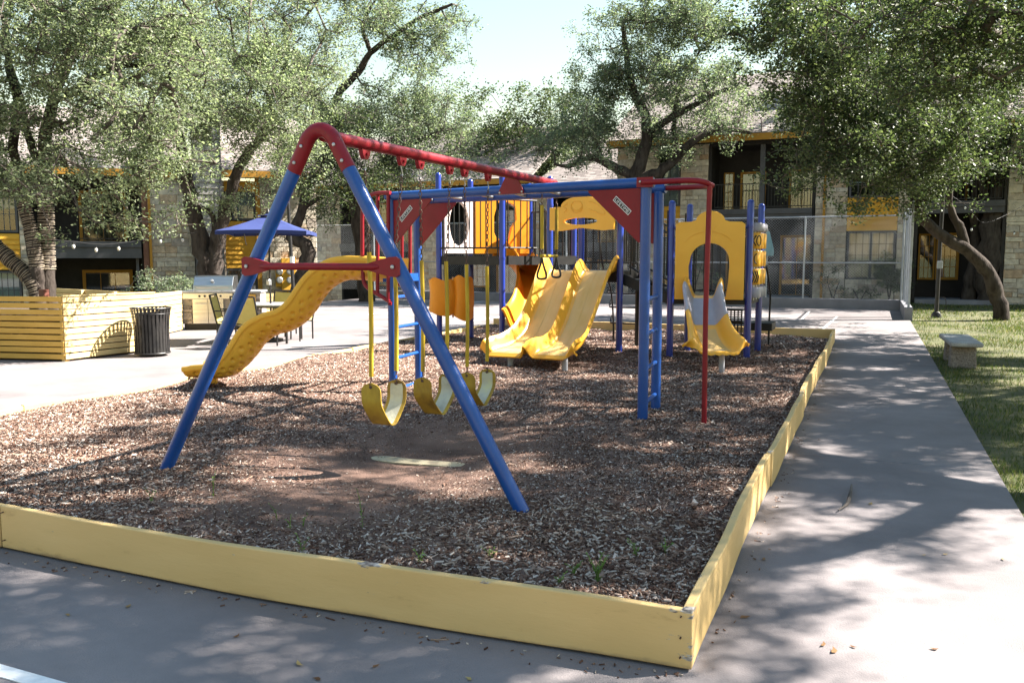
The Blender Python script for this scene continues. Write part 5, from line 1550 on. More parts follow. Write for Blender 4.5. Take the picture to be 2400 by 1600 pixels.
def unit_stone(name, mat, seed):
    rr = random.Random(seed); mb = MB()
    pts = []
    for y, ins in ((.5, 0.0), (-.35, .0), (-.5, .10)):
        for x, z in ((-.5, -.5), (.5, -.5), (.5, .5), (-.5, .5)):
            k = 1 - ins
            pts.append((x * k + rr.uniform(-.03, .03), y, z * k + rr.uniform(-.05, .05)))
    f = [(0, 1, 2, 3)]
    for l in (0, 4):
        for j in range(4): f.append((l + j, l + 4 + j, l + 4 + (j + 1) % 4, l + (j + 1) % 4))
    f.append((8, 11, 10, 9))
    mb.add(pts, f); return mb
STONES = [unit_stone('stone', M['stone_obj'], k) for k in range(5)]
STONE_ME = [m.mesh('stone', M['stone_obj']) for m in STONES]
UNIT = MB().box((0, 0, 0), (1, 1, 1))
UNIT_ME = {}
def unit(mat):
    if mat not in UNIT_ME: UNIT_ME[mat] = UNIT.mesh('piece', M[mat])
    return UNIT_ME[mat]

def stone_cells(u0, u1, z0, z1):
    out = []; z = z0
    while z < z1 - .03:
        h = min(random.choice((.16, .2, .24, .3, .36)), z1 - z)
        if z1 - z - h < .08: h = z1 - z
        u = u0
        while u < u1 - .02:
            w = random.uniform(.20, .62)
            if u1 - u - w < .14: w = u1 - u
            if h > .25 and random.random() < .45:
                k = random.uniform(.35, .65)
                if random.random() < .5 and w > .4:
                    j = random.uniform(.35, .65); out += [(u, u + w * j, z, z + h * k), (u + w * j, u + w, z, z + h * k), (u, u + w, z + h * k, z + h)]
                else: out += [(u, u + w, z, z + h * k), (u, u + w, z + h * k, z + h)]
            else: out.append((u, u + w, z, z + h))
            u += w
        z += h
    return out
def stone_walls(parent, fr, rects, nmax=300):
    """rects: (u0,u1,z0,z1,d,hidden?) -> wall backing + individual stones"""
    cells = []
    for (u0, u1, z0, z1, d) in rects:
        mb = MB(); fr.box(mb, u0, u1, z0, z1, d - .30, d); mb.build('wall', M['mortar'], parent)
        cells += [(c, d) for c in stone_cells(u0, u1, z0, z1)]
    random.shuffle(cells)
    def inframe(c):
        v = fr.w((c[0] + c[1]) / 2, (c[2] + c[3]) / 2) - CAM; x = 1200 + FPX * np.dot(v, RT) / np.dot(v, FW)
        return 1.0 if -20 < x < 2420 else .01
    vis = lambda c: (c[0][1] - c[0][0]) * (c[0][3] - c[0][2]) * (1.0 if c[0][2] > .3 else .5) * inframe(c[0])
    cells.sort(key=vis, reverse=True)
    rest = MB()
    for k, ((u0, u1, z0, z1), d) in enumerate(cells):
        g = .008; pr = random.uniform(.018, .05)
        m4 = fr.m4(u0 + g, u1 - g, z0 + g, z1 - g, d - .02, d + pr, random.uniform(-.012, .012))
        if k < nmax: piece(STONE_ME[k % 5], 'stone', parent, m4)
        else:
            s = STONES[k % 5]; rest.add([m4 @ Vector(v) for v in s.v], s.f)
    if rest.n: stuff(rest.build('small_stones', M['stone'], parent))

def siding(parent, fr, u0, u1, z0, z1, d, mat, h=.19):
    n = max(1, round((z1 - z0) / h)); h = (z1 - z0) / n
    for i in range(n):
        za = z0 + i * h
        mb = MB(); c0 = fr.w(u0, za, d); c1 = fr.w(u1, za, d)
        # lapped plank: bottom edge proud
        P_ = [fr.w(u0, za, d + .05), fr.w(u1, za, d + .05), fr.w(u1, za + h * 1.04, d + .008), fr.w(u0, za + h * 1.04, d + .008), fr.w(u0, za, d - .01), fr.w(u1, za, d - .01), fr.w(u1, za + h * 1.04, d - .01), fr.w(u0, za + h * 1.04, d - .01)]
        mb.add(P_, [(0, 1, 2, 3), (5, 4, 7, 6), (1, 0, 4, 5), (2, 1, 5, 6), (3, 2, 6, 7), (0, 3, 7, 4)])
        mb.build('plank', M[mat], parent)

def window(parent, fr, u0, u1, z0, z1, cols, rows, d=0.0, trim='grey_trim', cover='blind', tw=.07, sashes=1, cover_to=1.0, muntin=.022, name='window'):
    mb = MB()
    for (a, b, c, e) in ((u0 - tw, u0, z0 - tw, z1 + tw), (u1, u1 + tw, z0 - tw, z1 + tw), (u0, u1, z1, z1 + tw), (u0, u1, z0 - tw, z0)):
        fr.box(mb, a, b, c, e, d - .03, d + .045)
    sw = (u1 - u0) / sashes
    for s in range(1, sashes): fr.box(mb, u0 + sw * s - .04, u0 + sw * s + .04, z0, z1, d - .028, d + .035)
    w = mb.build(name, M[trim], parent)
    mb = MB(); fr.box(mb, u0, u1, z0, z1, d - .36, d - .34); mb.build('interior', M['interior'], w)
    if cover:
        zc = z1 - (z1 - z0) * cover_to
        mb = MB()
        n = max(8, int((u1 - u0) / .07)); ng = 2
        G = [[fr.w(u0 + (u1 - u0) * i / n, zz, d - .16 + (.02 * math.sin(i * 1.9) if cover == 'curtain' else 0)) for i in range(n + 1)] for zz in np.linspace(zc, z1, 4)]
        mb.shell(np.array(G), .006); mb.build(cover, M[cover], w)
    mm = MB()
    for s in range(sashes):
        a, b = u0 + sw * s + (.04 if s else 0), u0 + sw * (s + 1) - (.04 if s < sashes - 1 else 0)
        for i in range(cols):
            for j in range(rows):
                ua, ub = a + (b - a) * i / cols, a + (b - a) * (i + 1) / cols; za, zb_ = z0 + (z1 - z0) * j / rows, z0 + (z1 - z0) * (j + 1) / rows
                piece(unit('glass'), 'pane', w, fr.m4(ua + muntin / 2, ub - muntin / 2, za + muntin / 2, zb_ - muntin / 2, d - .012, d - .006))
        for i in range(1, cols): fr.box(mm, a + (b - a) * i / cols - muntin / 2, a + (b - a) * i / cols + muntin / 2, z0, z1, d - .02, d + .008)
        for j in range(1, rows): fr.box(mm, a, b, z0 + (z1 - z0) * j / rows - muntin / 2, z0 + (z1 - z0) * j / rows + muntin / 2, d - .019, d + .007)
    if mm.n: mm.build('muntins', M[trim], w)
    return w

def railing(parent, fr, u0, u1, z0, z1, d, sp=.115):
    for z in (z0, z1):
        mb = MB(); fr.box(mb, u0, u1, z - .018, z + .018, d - .018, d + .018); mb.build('railing_bar', M['black_steel'], parent)
    n = int((u1 - u0) / sp)
    for i in range(n + 1):
        u = u0 + (u1 - u0) * i / n; mb = MB(); fr.box(mb, u - .009, u + .009, z0, z1, d - .009, d + .009); mb.build('baluster', M['black_steel'], parent)

def balcony_bay(parent, fr, u0, u1, zg_, zf, ze, beam=.42, deep=1.7, rail=None, post_us=(), beam_d=.22):
    """two-storey recessed bay: back wall, side walls, slabs, beam, soffit"""
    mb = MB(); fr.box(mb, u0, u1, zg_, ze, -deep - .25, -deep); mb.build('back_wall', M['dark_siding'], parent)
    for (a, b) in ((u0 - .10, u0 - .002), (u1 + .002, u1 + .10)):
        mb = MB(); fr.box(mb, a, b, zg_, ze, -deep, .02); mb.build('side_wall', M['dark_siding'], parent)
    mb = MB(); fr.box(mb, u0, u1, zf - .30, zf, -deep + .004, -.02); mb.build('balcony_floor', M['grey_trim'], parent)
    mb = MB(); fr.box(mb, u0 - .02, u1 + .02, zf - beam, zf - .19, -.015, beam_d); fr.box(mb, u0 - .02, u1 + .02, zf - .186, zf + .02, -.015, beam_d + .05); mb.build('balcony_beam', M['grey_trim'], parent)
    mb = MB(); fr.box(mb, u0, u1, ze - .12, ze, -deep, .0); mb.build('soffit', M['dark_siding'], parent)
    mb = MB(); fr.box(mb, u0, u1, zg_ - .1, zg_ + .12, -deep, .25); mb.build('patio_step', M['kerb'], parent)
    for u in post_us:
        mb = MB(); fr.box(mb, u - .09, u + .09, zf + .02, ze - .12, -.12, .06); mb.build('bay_post', M['grey_trim'], parent)

def roof(parent, fr, u0, u1, ze, run, rise, over=.55, fascia='ochre_trim', hip=0.0):
    L = math.hypot(run + over, rise); n = int(L / .19)
    mb = MB(); P_ = [fr.w(u0, ze, over), fr.w(u1, ze, over), fr.w(u1 - hip, ze + rise, -run), fr.w(u0 + hip, ze + rise, -run)]
    Q_ = [p - np.array([0, 0, .10]) for p in P_]
    mb.add(P_ + Q_, [(0, 1, 2, 3), (7, 6, 5, 4), (1, 0, 4, 5), (2, 1, 5, 6), (3, 2, 6, 7), (0, 3, 7, 4)])
    rf = mb.build('roof', M['shingle'], parent)
    sh = MB()
    for i in range(n):
        t0, t1 = i / n, (i + 1.25) / n
        a0, a1 = u0 + hip * t0, u1 - hip * t0
        u = a0 - random.uniform(0, .2)
        while u < a1:
            w = random.uniform(.22, .36); ua, ub = max(u, a0), min(u + w, a1)
            if ub - ua > .02:
                zz = lambda t: ze + rise * t
                dd = lambda t: over - (run + over) * t
                t1_ = min(t1, 1)
                sh.add([fr.w(ua, zz(t0) + .022, dd(t0)), fr.w(ub, zz(t0) + .022, dd(t0)), fr.w(ub, zz(t1_) + .006, dd(t1_)), fr.w(ua, zz(t1_) + .006, dd(t1_)), fr.w(ub, zz(t0), dd(t0)), fr.w(ua, zz(t0), dd(t0))], [(0, 1, 2, 3), (5, 4, 1, 0)])
            u += w
    stuff(sh.build('shingles', M['shingle'], rf))
    mb = MB(); fr.box(mb, u0, u1, ze - .26, ze - .012, over - .05, over + .004); mb.build('fascia', M[fascia], parent)
    mb = MB(); fr.box(mb, u0 + .01, u1 - .01, ze - .25, ze - .22, -.02, over - .052); mb.build('eave_soffit', M['dark_siding'], parent)
    return rf

def pipe(parent, fr, u, z0, z1, mat='ochre_trim', d=.07):
    mb = MB(); fr.box(mb, u - .045, u + .045, z0, z1, d, d + .07); mb.build('downspout', M[mat], parent)

# ---------------------------------------------------------------- right building
fr = Fac((0, 33.6), (1, 0))
Z6 = lambda x, y: (1500 + x / 2.412, 100 + y / 2.412)
U6 = lambda x: fr.px(*Z6(x, 900))[0]
ZZ = lambda y: fr.px(*Z6(1000, y))[1]
ZE = ZZ(560) + .12
ZF = ZZ(936)
bR = thing('apartment_building', (0, 34.5, -.03), 'two-storey limestone apartment building behind the court fence and the lawn', 'building')
uS, uE = U6(-130), U6(3900)
stone_walls(bR, fr, [(U6(228), U6(383), -.2, ZE, .0), (U6(992), U6(1172), -.2, ZE, .0), (U6(1462), U6(1556), -.2, ZE, .0), (U6(2078), U6(2440), -.2, ZE, .0), (U6(3010), U6(3200), -.2, ZE, .0), (U6(3740), uE, -.2, ZE, .0), (U6(1176), U6(1458), -.2, ZZ(1335), -.02), (uS, U6(105), -.2, ZE, 0)])
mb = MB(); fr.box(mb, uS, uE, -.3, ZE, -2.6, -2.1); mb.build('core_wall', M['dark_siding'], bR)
# narrow bay on the left
ua, ub = U6(112), U6(222)
mb = MB(); fr.box(mb, U6(105), U6(228), -.2, ZE, -.6, -.38); mb.build('wall', M['dark_siding'], bR)
window(bR, fr, ua + .05, ub - .05, ZZ(895), ZZ(650), 2, 3, -.06, cover='blind')
siding(bR, fr, U6(106), U6(227), ZZ(1090), ZZ(903), -.05, 'ochre')
window(bR, fr, ua + .05, ub - .05, ZZ(1330), ZZ(1100), 2, 3, -.06, cover='blind')
siding(bR, fr, U6(106), U6(227), -.2, ZZ(1342), -.05, 'ochre')
# balcony bay
u0, u1 = U6(387), U6(988)
balcony_bay(bR, fr, u0 + .1, u1 - .1, .0, ZF, ZE, .40, post_us=(U6(688),))
frb = Fac(fr.w(0, 0, -1.68), fr.U)
window(bR, frb, U6(440), U6(486), ZF + .05, ZZ(700), 2, 4, .05, 'ochre_trim', 'blind', .05)
window(bR, frb, U6(543), U6(668), ZF + .05, ZZ(705), 2, 1, .05, 'ochre_trim', 'curtain', .08, name='sliding_door')
window(bR, frb, U6(830), U6(962), ZF + .05, ZZ(700), 2, 2, .05, 'ochre_trim', 'blind', .08, name='sliding_door')
window(bR, frb, U6(790), U6(965), .14, ZZ(1095), 2, 1, .05, 'ochre_trim', 'curtain', .09, cover_to=1, name='sliding_door')
window(bR, frb, U6(470), U6(640), .14, ZZ(1095), 2, 1, .05, 'ochre_trim', 'curtain', .09, name='sliding_door')
railing(bR, fr, U6(425), U6(672), ZF + .1, ZF + .98, .06)
railing(bR, fr, U6(706), U6(984), ZF + .1, ZF + .98, .06)
pipe(bR, fr, U6(1043), .1, ZE - .3)
# ochre window bay
u0, u1 = U6(1178), U6(1456)
mb = MB(); fr.box(mb, U6(1172), U6(1462), -.2, ZE, -.7, -.40); mb.build('wall', M['dark_siding'], bR)
window(bR, fr, u0 + .08, u1 - .08, ZZ(872), ZZ(690), 3, 3, -.05, sashes=2, cover='blind', cover_to=.6)
siding(bR, fr, U6(1173), U6(1461), ZZ(1066), ZZ(882), -.04, 'ochre', .2)
window(bR, fr, u0 + .08, u1 - .08, ZZ(1325), ZZ(1078), 3, 4, -.05, sashes=2, cover='curtain', cover_to=.62)
siding(bR, fr, U6(1173), U6(1461), ZZ(680), ZE, -.04, 'ochre', .2)
# second balcony bay
u0, u1 = U6(1560), U6(2074)
balcony_bay(bR, fr, u0 + .1, u1 - .1, .0, ZZ(918), ZE, .40)
window(bR, frb, U6(1745), U6(1850), ZZ(918) + .9, ZZ(640), 3, 3, .05, 'ochre_trim', 'blind', .07, cover_to=.75)
window(bR, frb, U6(1875), U6(1985), ZZ(918) + .05, ZZ(640), 2, 1, .05, 'ochre_trim', None, .08, name='sliding_door')
window(bR, frb, U6(1610), U6(1690), ZZ(1330), ZZ(1090), 3, 4, .05, 'ochre_trim', 'blind', .06, cover_to=.5)
window(bR, frb, U6(1722), U6(1828), ZZ(1325), ZZ(1090), 3, 4, .05, 'ochre_trim', 'blind', .09, cover_to=.5)
railing(bR, fr, u0 + .15, u1 - .15, ZZ(918) + .1, ZZ(918) + .98, .06)
for (xa, xb) in ((2444, 3006), (3204, 3736)):
    balcony_bay(bR, fr, U6(xa) + .1, U6(xb) - .1, .0, ZZ(918), ZE, .40)
    xm = (xa + xb) / 2
    window(bR, frb, U6(xm - 60), U6(xm + 60), ZZ(918) + .05, ZZ(690), 2, 1, .05, 'ochre_trim', 'curtain', .08, name='sliding_door')
    window(bR, frb, U6(xm - 60), U6(xm + 60), .14, ZZ(1095), 2, 1, .05, 'ochre_trim', 'curtain', .08, name='sliding_door')
    railing(bR, fr, U6(xa) + .15, U6(xb) - .15, ZZ(918) + .1, ZZ(918) + .98, .06, .2)
rfR = roof(bR, fr, uS - .3, uE, ZE + .25, 6.5, 3.6)
mb = MB(); q0 = U6(985); fr.box(mb, q0, q0 + 1.0, ZE + 1.0, ZE + 4.4, -4.2, -3.4); mb.build('chimney', M['grey_siding'], bR)
mb = MB(); fr.box(mb, uE - .3, uE - .05, -.2, ZE, -8, -.32); fr.box(mb, uS, uS + .25, -.2, ZE, -8, -.32); mb.build('end_wall', M['mortar'], bR)

# ---------------------------------------------------------------- left building, on lower ground
A_ = dep(170, 600, 30.0)
fl = Fac(A_, (.68, .73))
LZ = -1.1
def lp_(x, y): return fl.px(x, y)
UL = lambda x: fl.u(x)
bL = thing('apartment_building', (*fl.w(2, 0, -3)[:2], LZ), 'limestone apartment building with lap-sided chimney behind the grill patio', 'building')
zE = lp_(200, 412)[1]; zF = lp_(230, 567)[1]; zE2 = lp_(400, 402)[1]
stone_walls(bL, fl, [(UL(49), UL(72), LZ, zE, 0), (UL(352), UL(456), LZ, zE2, .25), (UL(612), UL(742), LZ, zE2 - .1, .1), (UL(522), UL(529), LZ, zE, .05)])
mb = MB(); fl.box(mb, UL(-160), UL(740), LZ, zE, -2.6, -2.1); mb.build('core_wall', M['dark_siding'], bL)
# window bay at far left
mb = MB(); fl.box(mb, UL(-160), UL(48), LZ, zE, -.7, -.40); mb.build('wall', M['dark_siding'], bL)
window(bL, fl, UL(-75), UL(41), lp_(20, 540)[1], lp_(20, 425)[1], 4, 3, -.05, sashes=2, cover='blind', cover_to=.55)
siding(bL, fl, UL(-85), UL(48), lp_(20, 632)[1], lp_(20, 548)[1], -.04, 'ochre', .18)
window(bL, fl, UL(-75), UL(41), lp_(20, 760)[1], lp_(20, 640)[1], 4, 3, -.05, sashes=2, cover='blind')
# balcony bay
u0, u1 = UL(74), UL(338)
balcony_bay(bL, fl, u0 + .1, u1 - .1, LZ, zF, zE, .58, beam_d=.35)
flb = Fac(fl.w(0, 0, -1.68), fl.U)
window(bL, flb, UL(190), UL(292), zF + .06, lp_(230, 447)[1], 2, 1, .05, 'ochre_trim', 'curtain', .10, name='sliding_door')
window(bL, flb, UL(192), UL(300), LZ + .15, lp_(240, 641)[1], 3, 1, .05, 'ochre_trim', 'curtain', .11, cover_to=1, name='sliding_door')
railing(bL, fl, UL(184), UL(292), zF + .12, lp_(230, 503)[1], -.1, .2)
mb = MB(); fl.box(mb, UL(318), UL(325), LZ, zF - .55, .0, .16); mb.build('bay_post', M['grey_trim'], bL)
mb = MB(); fl.box(mb, UL(337), UL(350), LZ, zE, .02, .25)
mb.build('corner_trim', rough_mat('rusty_brown_trim', (.13, .06, .04), (.22, .11, .075), 3, .8), bL)
pipe(bL, fl, UL(354), LZ, zE2 - .2, d=.30)
# chimney
uc0, uc1 = UL(457), UL(518)
ct = lp_(490, 262)[1]
mb = MB(); fl.box(mb, uc0, uc1, LZ, ct, .0, 1.0); mb.build('chimney', M['grey_trim'], bL)
siding(bL, fl, uc0 + .02, uc1 - .02, LZ + .1, ct, 1.0, 'grey_siding', .22)
mb = MB(); fl.box(mb, uc0 - .03, uc0 + .06, LZ, ct, .98, 1.06); fl.box(mb, uc1 - .06, uc1 + .03, LZ, ct, .98, 1.06); fl.box(mb, uc0 - .06, uc1 + .06, ct, ct + .1, -.05, 1.08); mb.build('chimney_trim', M['grey_trim'], bL)
# ochre bay
mb = MB(); fl.box(mb, UL(518), UL(612), LZ, zE, -.7, -.40); mb.build('wall', M['dark_siding'], bL)
window(bL, fl, UL(552), UL(598), lp_(575, 512)[1], lp_(575, 455)[1], 3, 3, -.02, sashes=1, cover='curtain')
siding(bL, fl, UL(530), UL(602), lp_(560, 628)[1], lp_(560, 519)[1], -.03, 'ochre', .18)
siding(bL, fl, UL(530), UL(602), lp_(560, 449)[1], zE, -.03, 'ochre', .18)
window(bL, fl, UL(533), UL(598), lp_(560, 740)[1], lp_(560, 634)[1], 4, 4, -.02, sashes=2, cover='blind')
mb = MB(); fl.box(mb, UL(602), UL(612), LZ, zE2, -.02, .14); mb.build('corner_trim', M['ochre_trim'], bL)
roof(bL, fl, UL(-170), UL(455), zE + .25, 6.0, 3.0); roof(bL, fl, UL(520), UL(760), zE2 + .1, 6.0, 3.0)
mb = MB(); fl.box(mb, UL(738), UL(741), LZ, zE2 - .1, -8, -.2); mb.build('end_wall', M['mortar'], bL)
# electric meters on the stone wall
mz = lp_(665, 680)[1]; mt = lp_(665, 605)[1]
meter = thing('electric_meter_bank', fl.w(UL(665), mz, .2), 'ochre electric meter cabinet with four round meters on the stone wall', 'meter box')
mb = MB(); fl.box(mb, UL(656), UL(689), mz, mt, .16, .36); cab = mb.build('cabinet', M['ochre'], meter, bevel=.01)
mb = MB(); fl.box(mb, UL(643), UL(656), mz + .15, mt - .35, .16, .30); mb.build('side_box', M['ochre'], meter, bevel=.01)
mb = MB(); fl.box(mb, UL(668), UL(672), LZ, mz, .18, .24); mb.build('conduit', M['ochre_trim'], meter)
for (x, y) in ((652, 636), (676, 636), (652, 656), (676, 656)):
    u_, z_ = lp_(x, y); c = fl.w(u_, z_, .36); mb = MB(); mb.tube([c - fl.N * .08, c + fl.N * .03, c + fl.N * .07], [.13, .13, .09], 14); mb.build('meter', M['zinc'], meter, True)

# ---------------------------------------------------------------- shaded wing behind the court fence
fm = Fac((0, 38.5), (1, 0))
UM = lambda x: fm.u(x)
MZ = -.9
bM = thing('apartment_wing', (-14, 40, MZ), 'shaded apartment wing half hidden behind the long chain-link fence and trees', 'building')
mE = 5.2
stone_walls(bM, fm, [(UM(742), UM(800), MZ, mE, 0), (UM(965), UM(1040), MZ, mE, 0), (UM(1215), UM(1290), MZ, mE, 0), (UM(1455), UM(1515), MZ, mE + .4, 0)], 160)
for (x0, x1) in ((800, 965), (1040, 1215), (1290, 1455)):
    balcony_bay(bM, fm, UM(x0) + .1, UM(x1) - .1, MZ, 2.3, mE, .4)
    fmb = Fac(fm.w(0, 0, -1.68), fm.U)
    uu = [UM(x0 + (x1 - x0) * t) for t in (.18, .42, .55, .85)]
    window(bM, fmb, uu[0], uu[1], 3.0, 4.5, 3, 3, .05, 'ochre_trim', 'blind', .07)
    window(bM, fmb, uu[2], uu[3], 2.38, 4.4, 2, 1, .05, 'ochre_trim', 'curtain', .08, name='sliding_door')
    window(bM, fmb, uu[0], uu[1], .1, 1.5, 3, 3, .05, 'ochre_trim', 'blind', .07)
    window(bM, fmb, uu[2], uu[3], -.75, 1.4, 2, 1, .05, 'ochre_trim', 'curtain', .08, name='sliding_door')
    railing(bM, fm, UM(x0) + .2, UM(x1) - .2, 2.42, 3.3, .05, .16)
mb = MB(); fm.box(mb, UM(742), UM(1515), MZ, mE, -2.6, -2.1); mb.build('core_wall', M['dark_siding'], bM)
roof(bM, fm, UM(735), UM(1250), mE + .25, 6, 3.4)
roof(bM, fm, UM(1262), UM(1482), mE - .1, 4.5, 2.7, over=.9, hip=1.8)
mb = MB(); fm.box(mb, UM(742), UM(744), MZ, mE, -8, -.31); mb.build('end_wall', M['mortar'], bM)

# ---------------------------------------------------------------- closed parasol on the right building's patio
pq = fr.w(U6(738), 0.1, .6)
par = thing('closed_parasol', pq, 'folded pale teal parasol on the ground floor patio behind the fence', 'parasol')
zt, zb_ = ZZ(1065), ZZ(1205)
mb = MB(); mb.tube([(pq[0], pq[1], -.02), (pq[0], pq[1], zt + .05)], .02, 8); mb.build('pole', M['white_sticker'], par, True)
G = []
for t in np.linspace(0, 1, 8):
    r = .05 + .20 * t - .06 * max(0, t - .8) / .2
    G.append([(pq[0] + r * (1 + .18 * math.cos(6 * a)) * math.cos(a), pq[1] + r * (1 + .18 * math.cos(6 * a)) * math.sin(a), zt - (zt - zb_) * t) for a in np.linspace(0, 2 * math.pi, 37)])
mb = MB(); mb.shell(np.array(G), .006); mb.build('folded_canopy', M['teal_cloth'], par, True, 60)
mb = MB(); mb.lathe([(.22, 0), (.22, .06), (.05, .09)], (pq[0], pq[1], -.03), 14); mb.build('base', M['black_steel'], par, True, 40)

# ================================================================ trees
NLEAF = [0]
def resample(pts, radii, step):
    P, Rr = [], []
    pts = [np.asarray(p, float) for p in pts]
    c = curve(pts, 8); rr = np.interp(np.linspace(0, 1, len(c)), np.linspace(0, 1, len(radii)), radii)
    P.append(c[0]); Rr.append(rr[0]); acc = 0
    for i in range(1, len(c)):
        if np.linalg.norm(c[i] - P[-1]) >= step or i == len(c) - 1:
            P.append(c[i]); Rr.append(rr[i])
    return P, Rr

def blob(px, py, depth, rx, ry, rd, n):
    """crown lump from photo pixels and a distance: centre, semi-axes in metres, clusters"""
    k = depth / FPX
    return (dep(px, py, depth), rx * k, rd, ry * k, n)

def tree(name, label, stems, blobs, leaf='leaf_a', lsize=.06, per=90, crad=.36, group=None, bark='bark', seed=0, tipr=.006, zmin=None, twigs=5, upbias=.6, cat='tree', loc=None, clump=6.0):
    r = np.random.default_rng(100 + seed); per = int(per * 1.3); lsize *= 1.12; tipr *= 1.35
    t = thing(name, loc if loc is not None else stems[0][0][0], label, cat, group)
    t.location = tuple(float(v) for v in (loc if loc is not None else stems[0][0][0]))
    nodes, par, rad_min = [], [], []
    for (pts, radii) in stems:
        P, Rr = resample(pts, radii, max(.12, radii[0] * .8))
        # knobbly bark outline
        mb = MB(); n = 14
        Q = []
        for i, p in enumerate(P):
            Q.append(p + (r.normal(0, .11, 3) * Rr[i] if 0 < i < len(P) - 1 else 0))
        mb.tube(Q, [max(.01, a * (1 + r.normal(0, .05))) for a in Rr], n)
        V = np.array(mb.v); V += r.normal(0, 1, V.shape) * .055 * np.repeat(Rr, n)[:, None]
        mb.v = [tuple(v) for v in V]
        mb.build('trunk', M[bark], t, True, 80)
        base = len(nodes); k0 = max(0, len(P) // 3)
        for i, p in enumerate(P):
            nodes.append(p); par.append(base + i - 1 if i else -1); rad_min.append(Rr[i])
    nst = len(nodes)
    # stem nodes low down should not sprout
    zlo = zmin if zmin is not None else min(p[2] for p in nodes) + 1.6
    C = []
    for (c, rx, rd, rz, n) in blobs:
        k_ = max(3, int(round(n / clump)))
        g = r.normal(0, 1, (k_, 3)); g /= np.linalg.norm(g, axis=1, keepdims=True)
        g *= (r.uniform(0, 1, k_) ** .42)[:, None]
        sub_ = c + RT[None] * (g[:, 0] * rx)[:, None] + FH[None] * (g[:, 1] * rd)[:, None] + UPV[None] * (g[:, 2] * rz)[:, None]
        pick = r.integers(0, k_, n)
        off = r.normal(0, 1, (n, 3)) * np.array([1.15, 1.15, .6]) * crad * 1.05
        C.append(sub_[pick] + off)
    C = np.concatenate(C)
    cap = 40000; NP = np.zeros((cap, 3)); NP[:nst] = np.array(nodes); cnt = nst
    ok = np.zeros(cap, bool); ok[:nst] = NP[:nst, 2] > zlo
    d0 = np.min(np.linalg.norm(C[:, None] - NP[None, :nst][:, ok[:nst]], axis=2), axis=1)
    order = np.argsort(d0); tips = []
    for ci in order:
        c = C[ci]
        D_ = np.linalg.norm(NP[:cnt] - c, axis=1) + (~ok[:cnt]) * 99
        j = int(np.argmin(D_)); p0 = NP[j]; L = D_[j]
        k = max(1, int(L / .30)); prev = j
        mid = (p0 + c) / 2 + r.normal(0, .10, 3) * L + np.array([0, 0, .10 * L])
        for s in range(1, k + 1):
            u = s / k
            q = (1 - u) ** 2 * p0 + 2 * u * (1 - u) * mid + u * u * c + (r.normal(0, .03, 3) if s < k else 0)
            if cnt >= cap: break
            NP[cnt] = q; ok[cnt] = True; par.append(prev); rad_min.append(0); prev = cnt; cnt += 1
        tips.append(prev)
    # pipe model radii
    w = np.zeros(cnt); w[tips] = 1
    for i in range(cnt - 1, nst - 1, -1): w[par[i]] += w[i]
    rd_ = tipr * np.maximum(w, 1) ** .46
    V, F = [], []
    seg = np.arange(nst, cnt); pa = np.array(par[nst:cnt])
    P0, P1 = NP[pa], NP[seg]
    r1 = rd_[seg]; r0 = np.where(pa < nst, np.minimum(r1 * 1.25, np.array(rad_min)[pa] + 9 * (pa >= nst)), np.minimum(rd_[pa], r1 * 1.6))
    def frusta(P0, P1, r0, r1, n):
        ax = P1 - P0; ax /= np.linalg.norm(ax, axis=1, keepdims=True) + 1e-9
        ref = np.where(np.abs(ax[:, 2:3]) < .9, np.array([[0, 0, 1.0]]), np.array([[1.0, 0, 0]]))
        u = np.cross(ax, ref); u /= np.linalg.norm(u, axis=1, keepdims=True); v = np.cross(ax, u)
        Vs = []
        for (P_, rr) in ((P0, r0), (P1 + ax * (r1 * .25)[:, None], r1)):
            for j in range(n):
                a = 2 * math.pi * j / n; Vs.append(P_ + (u * math.cos(a) + v * math.sin(a)) * rr[:, None])
        Vv = np.stack(Vs, 1); m = len(P0); b = np.arange(m)[:, None, None] * (2 * n)
        Fq = np.array([(j, (j + 1) % n, n + (j + 1) % n, n + j) for j in range(n)])[None] + b
        return Vv.reshape(-1, 3), Fq.reshape(-1, 4)
    Va, Fa = frusta(P0, P1, r0, r1, 5)
    # twigs inside each cluster
    m = len(C); tw = r.normal(0, 1, (m, twigs, 3)); tw /= np.linalg.norm(tw, axis=2, keepdims=True); tw *= crad * r.uniform(.6, 1.15, (m, twigs, 1)); tw[:, :, 2] *= .7
    T0 = np.repeat(C, twigs, axis=0); T1 = T0 + tw.reshape(-1, 3)
    Vb, Fb = frusta(T0, T1, np.full(len(T0), tipr * .75), np.full(len(T0), tipr * .3), 3)
    br = obj_of(np_mesh('branches', np.concatenate([Va, Vb]), np.concatenate([Fa, Fb + len(Va)]), M['twig' if bark == 'bark' else bark], True), 'branches', t); stuff(br)
    # leaves: along the twigs and around the cluster
    n = m * per
    ti = r.integers(0, twigs, n); ci = np.repeat(np.arange(m), per)
    s = r.uniform(.15, 1.1, n)
    dens = r.uniform(.45, 1.0, m)
    keep = r.uniform(0, 1, n) < np.repeat(dens, per)
    pos = C[ci] + tw[ci, ti] * s[:, None] + r.normal(0, crad * .22, (n, 3))
    pos = pos[keep]; n = len(pos)
    d = r.normal(0, 1, (n, 3)); d[:, 2] = d[:, 2] * .6 - .15; d /= np.linalg.norm(d, axis=1, keepdims=True)
    up = r.normal(0, 1, (n, 3)) * .75; up[:, 2] += upbias; sd = np.cross(d, up); sd /= np.linalg.norm(sd, axis=1, keepdims=True) + 1e-9
    nn = np.cross(sd, d)
    L_ = lsize * r.uniform(.6, 1.3, n)[:, None]; W_ = L_ * r.uniform(.2, .32, n)[:, None]
    f_ = W_ * r.uniform(.1, .8, n)[:, None]
